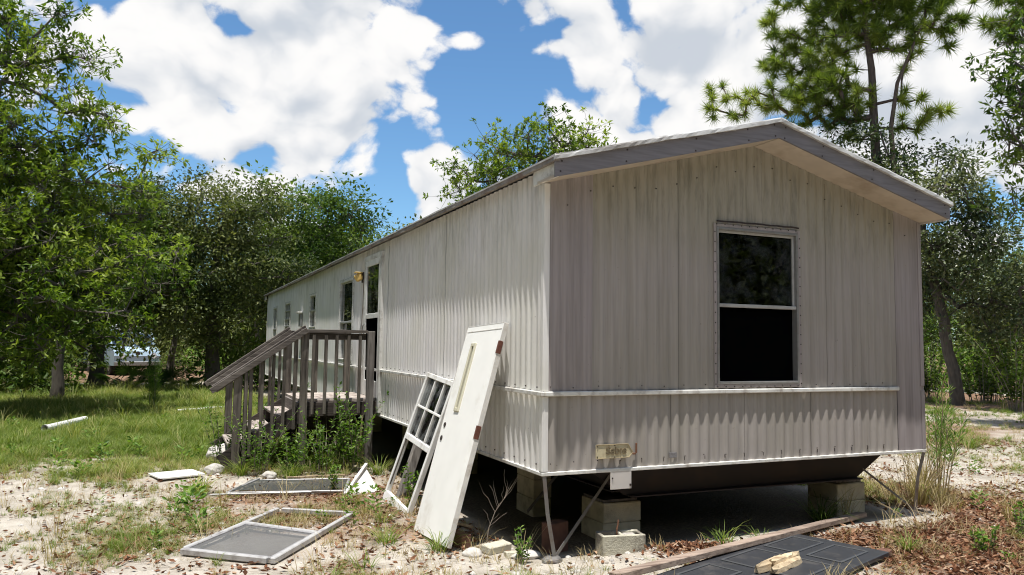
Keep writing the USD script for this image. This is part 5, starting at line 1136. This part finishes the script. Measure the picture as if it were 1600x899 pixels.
# saw palmettos by the wood's edge
def palmetto(label, x, y, s, seed):
    t = thing('saw_palmetto', label, 'palmetto', (x, y, float(gz(x, y)))); r = np.random.default_rng(seed); m = MB(); V, F, T_ = [], [], []
    for k in range(13):
        a = k*2.4+r.normal(0, .2); el = r.uniform(.35, 1.25); d = np.array([math.cos(a)*math.cos(el), math.sin(a)*math.cos(el), math.sin(el)]); ln = s*r.uniform(.6, 1.0); c = d*ln
        m.tube([(0, 0, 0), c*.5+[0, 0, .05], c], [.014, .01, .008], 5, False); sd = np.cross(d, [0, 0, 1]); sd /= np.linalg.norm(sd); nn = np.cross(sd, d); tv = r.uniform(.1, .9)
        for q in np.linspace(-1.9, 1.9, 15):
            dd = d*math.cos(q)+sd*math.sin(q)-nn*.15*abs(q); pe = np.cross(dd, nn); n0 = len(V); fl = s*.55*(1-.12*abs(q)); V += [c, c+dd*fl*.5+pe*.022*s, c+dd*fl-[0, 0, .06*s], c+dd*fl*.5-pe*.022*s]; F += [[n0, n0+1, n0+2], [n0, n0+2, n0+3]]; T_ += [[tv]*3]*4
    m.build('stems', M['straw'], t, True); obj('fronds', (np.array(V), np.array(F)), M['palm'], t, False, np.array(T_))
q = ground_at(215, 27.5); palmetto('fan-leaved palmetto in front of the box van', q[0], q[1], 1.0, 731)
q = ground_at(275, 29); palmetto('smaller palmetto right of the fan-leaved one at the wood edge', q[0], q[1], .8, 732)
# sandy track beyond the trees, seen through the gaps
def track(name, label, pts_, w):
    pts_ = np.array(pts_, float); q = np.linspace(0, len(pts_)-1, 60); c = np.stack([np.interp(q, np.arange(len(pts_)), pts_[:, k]) for k in (0, 1)], 1); d = np.gradient(c, axis=0); d /= np.linalg.norm(d, axis=1, keepdims=True); nn = np.stack([-d[:, 1], d[:, 0]], 1)
    rows = [c+nn*w*s for s in (-.5, -.25, 0, .25, .5)]; P_ = np.stack(rows, 1); z = gz(P_[..., 0], P_[..., 1])+.03+np.array([-.06, 0, .01, 0, -.06]); v = np.concatenate([P_, z[..., None]], -1).reshape(-1, 3)
    i = np.arange(59)[:, None]*5+np.arange(4)[None]; f = np.stack([i, i+1, i+6, i+5], -1).reshape(-1, 4); tag(obj(name, (v, f), M['track'], None, True), label, kind='structure')
M['track'] = plain('track', (.55, .50, .42), .95, var=.2, scale=1.5, bump=.4, dirt=(.3, .25, .17))
a, b_ = ground_at(-120, 33.5), ground_at(230, 31.5); track('dirt_road', 'pale sand road behind the left trees', [a[:2], (a[:2]+b_[:2])/2, b_[:2], b_[:2]+[6, 3.]], 2.6)
a, b_ = ground_at(1400, 38), ground_at(1700, 34); track('lane', 'pale lane beyond the trees on the right', [a[:2]+[-8, 6], a[:2], b_[:2]], 2.6)
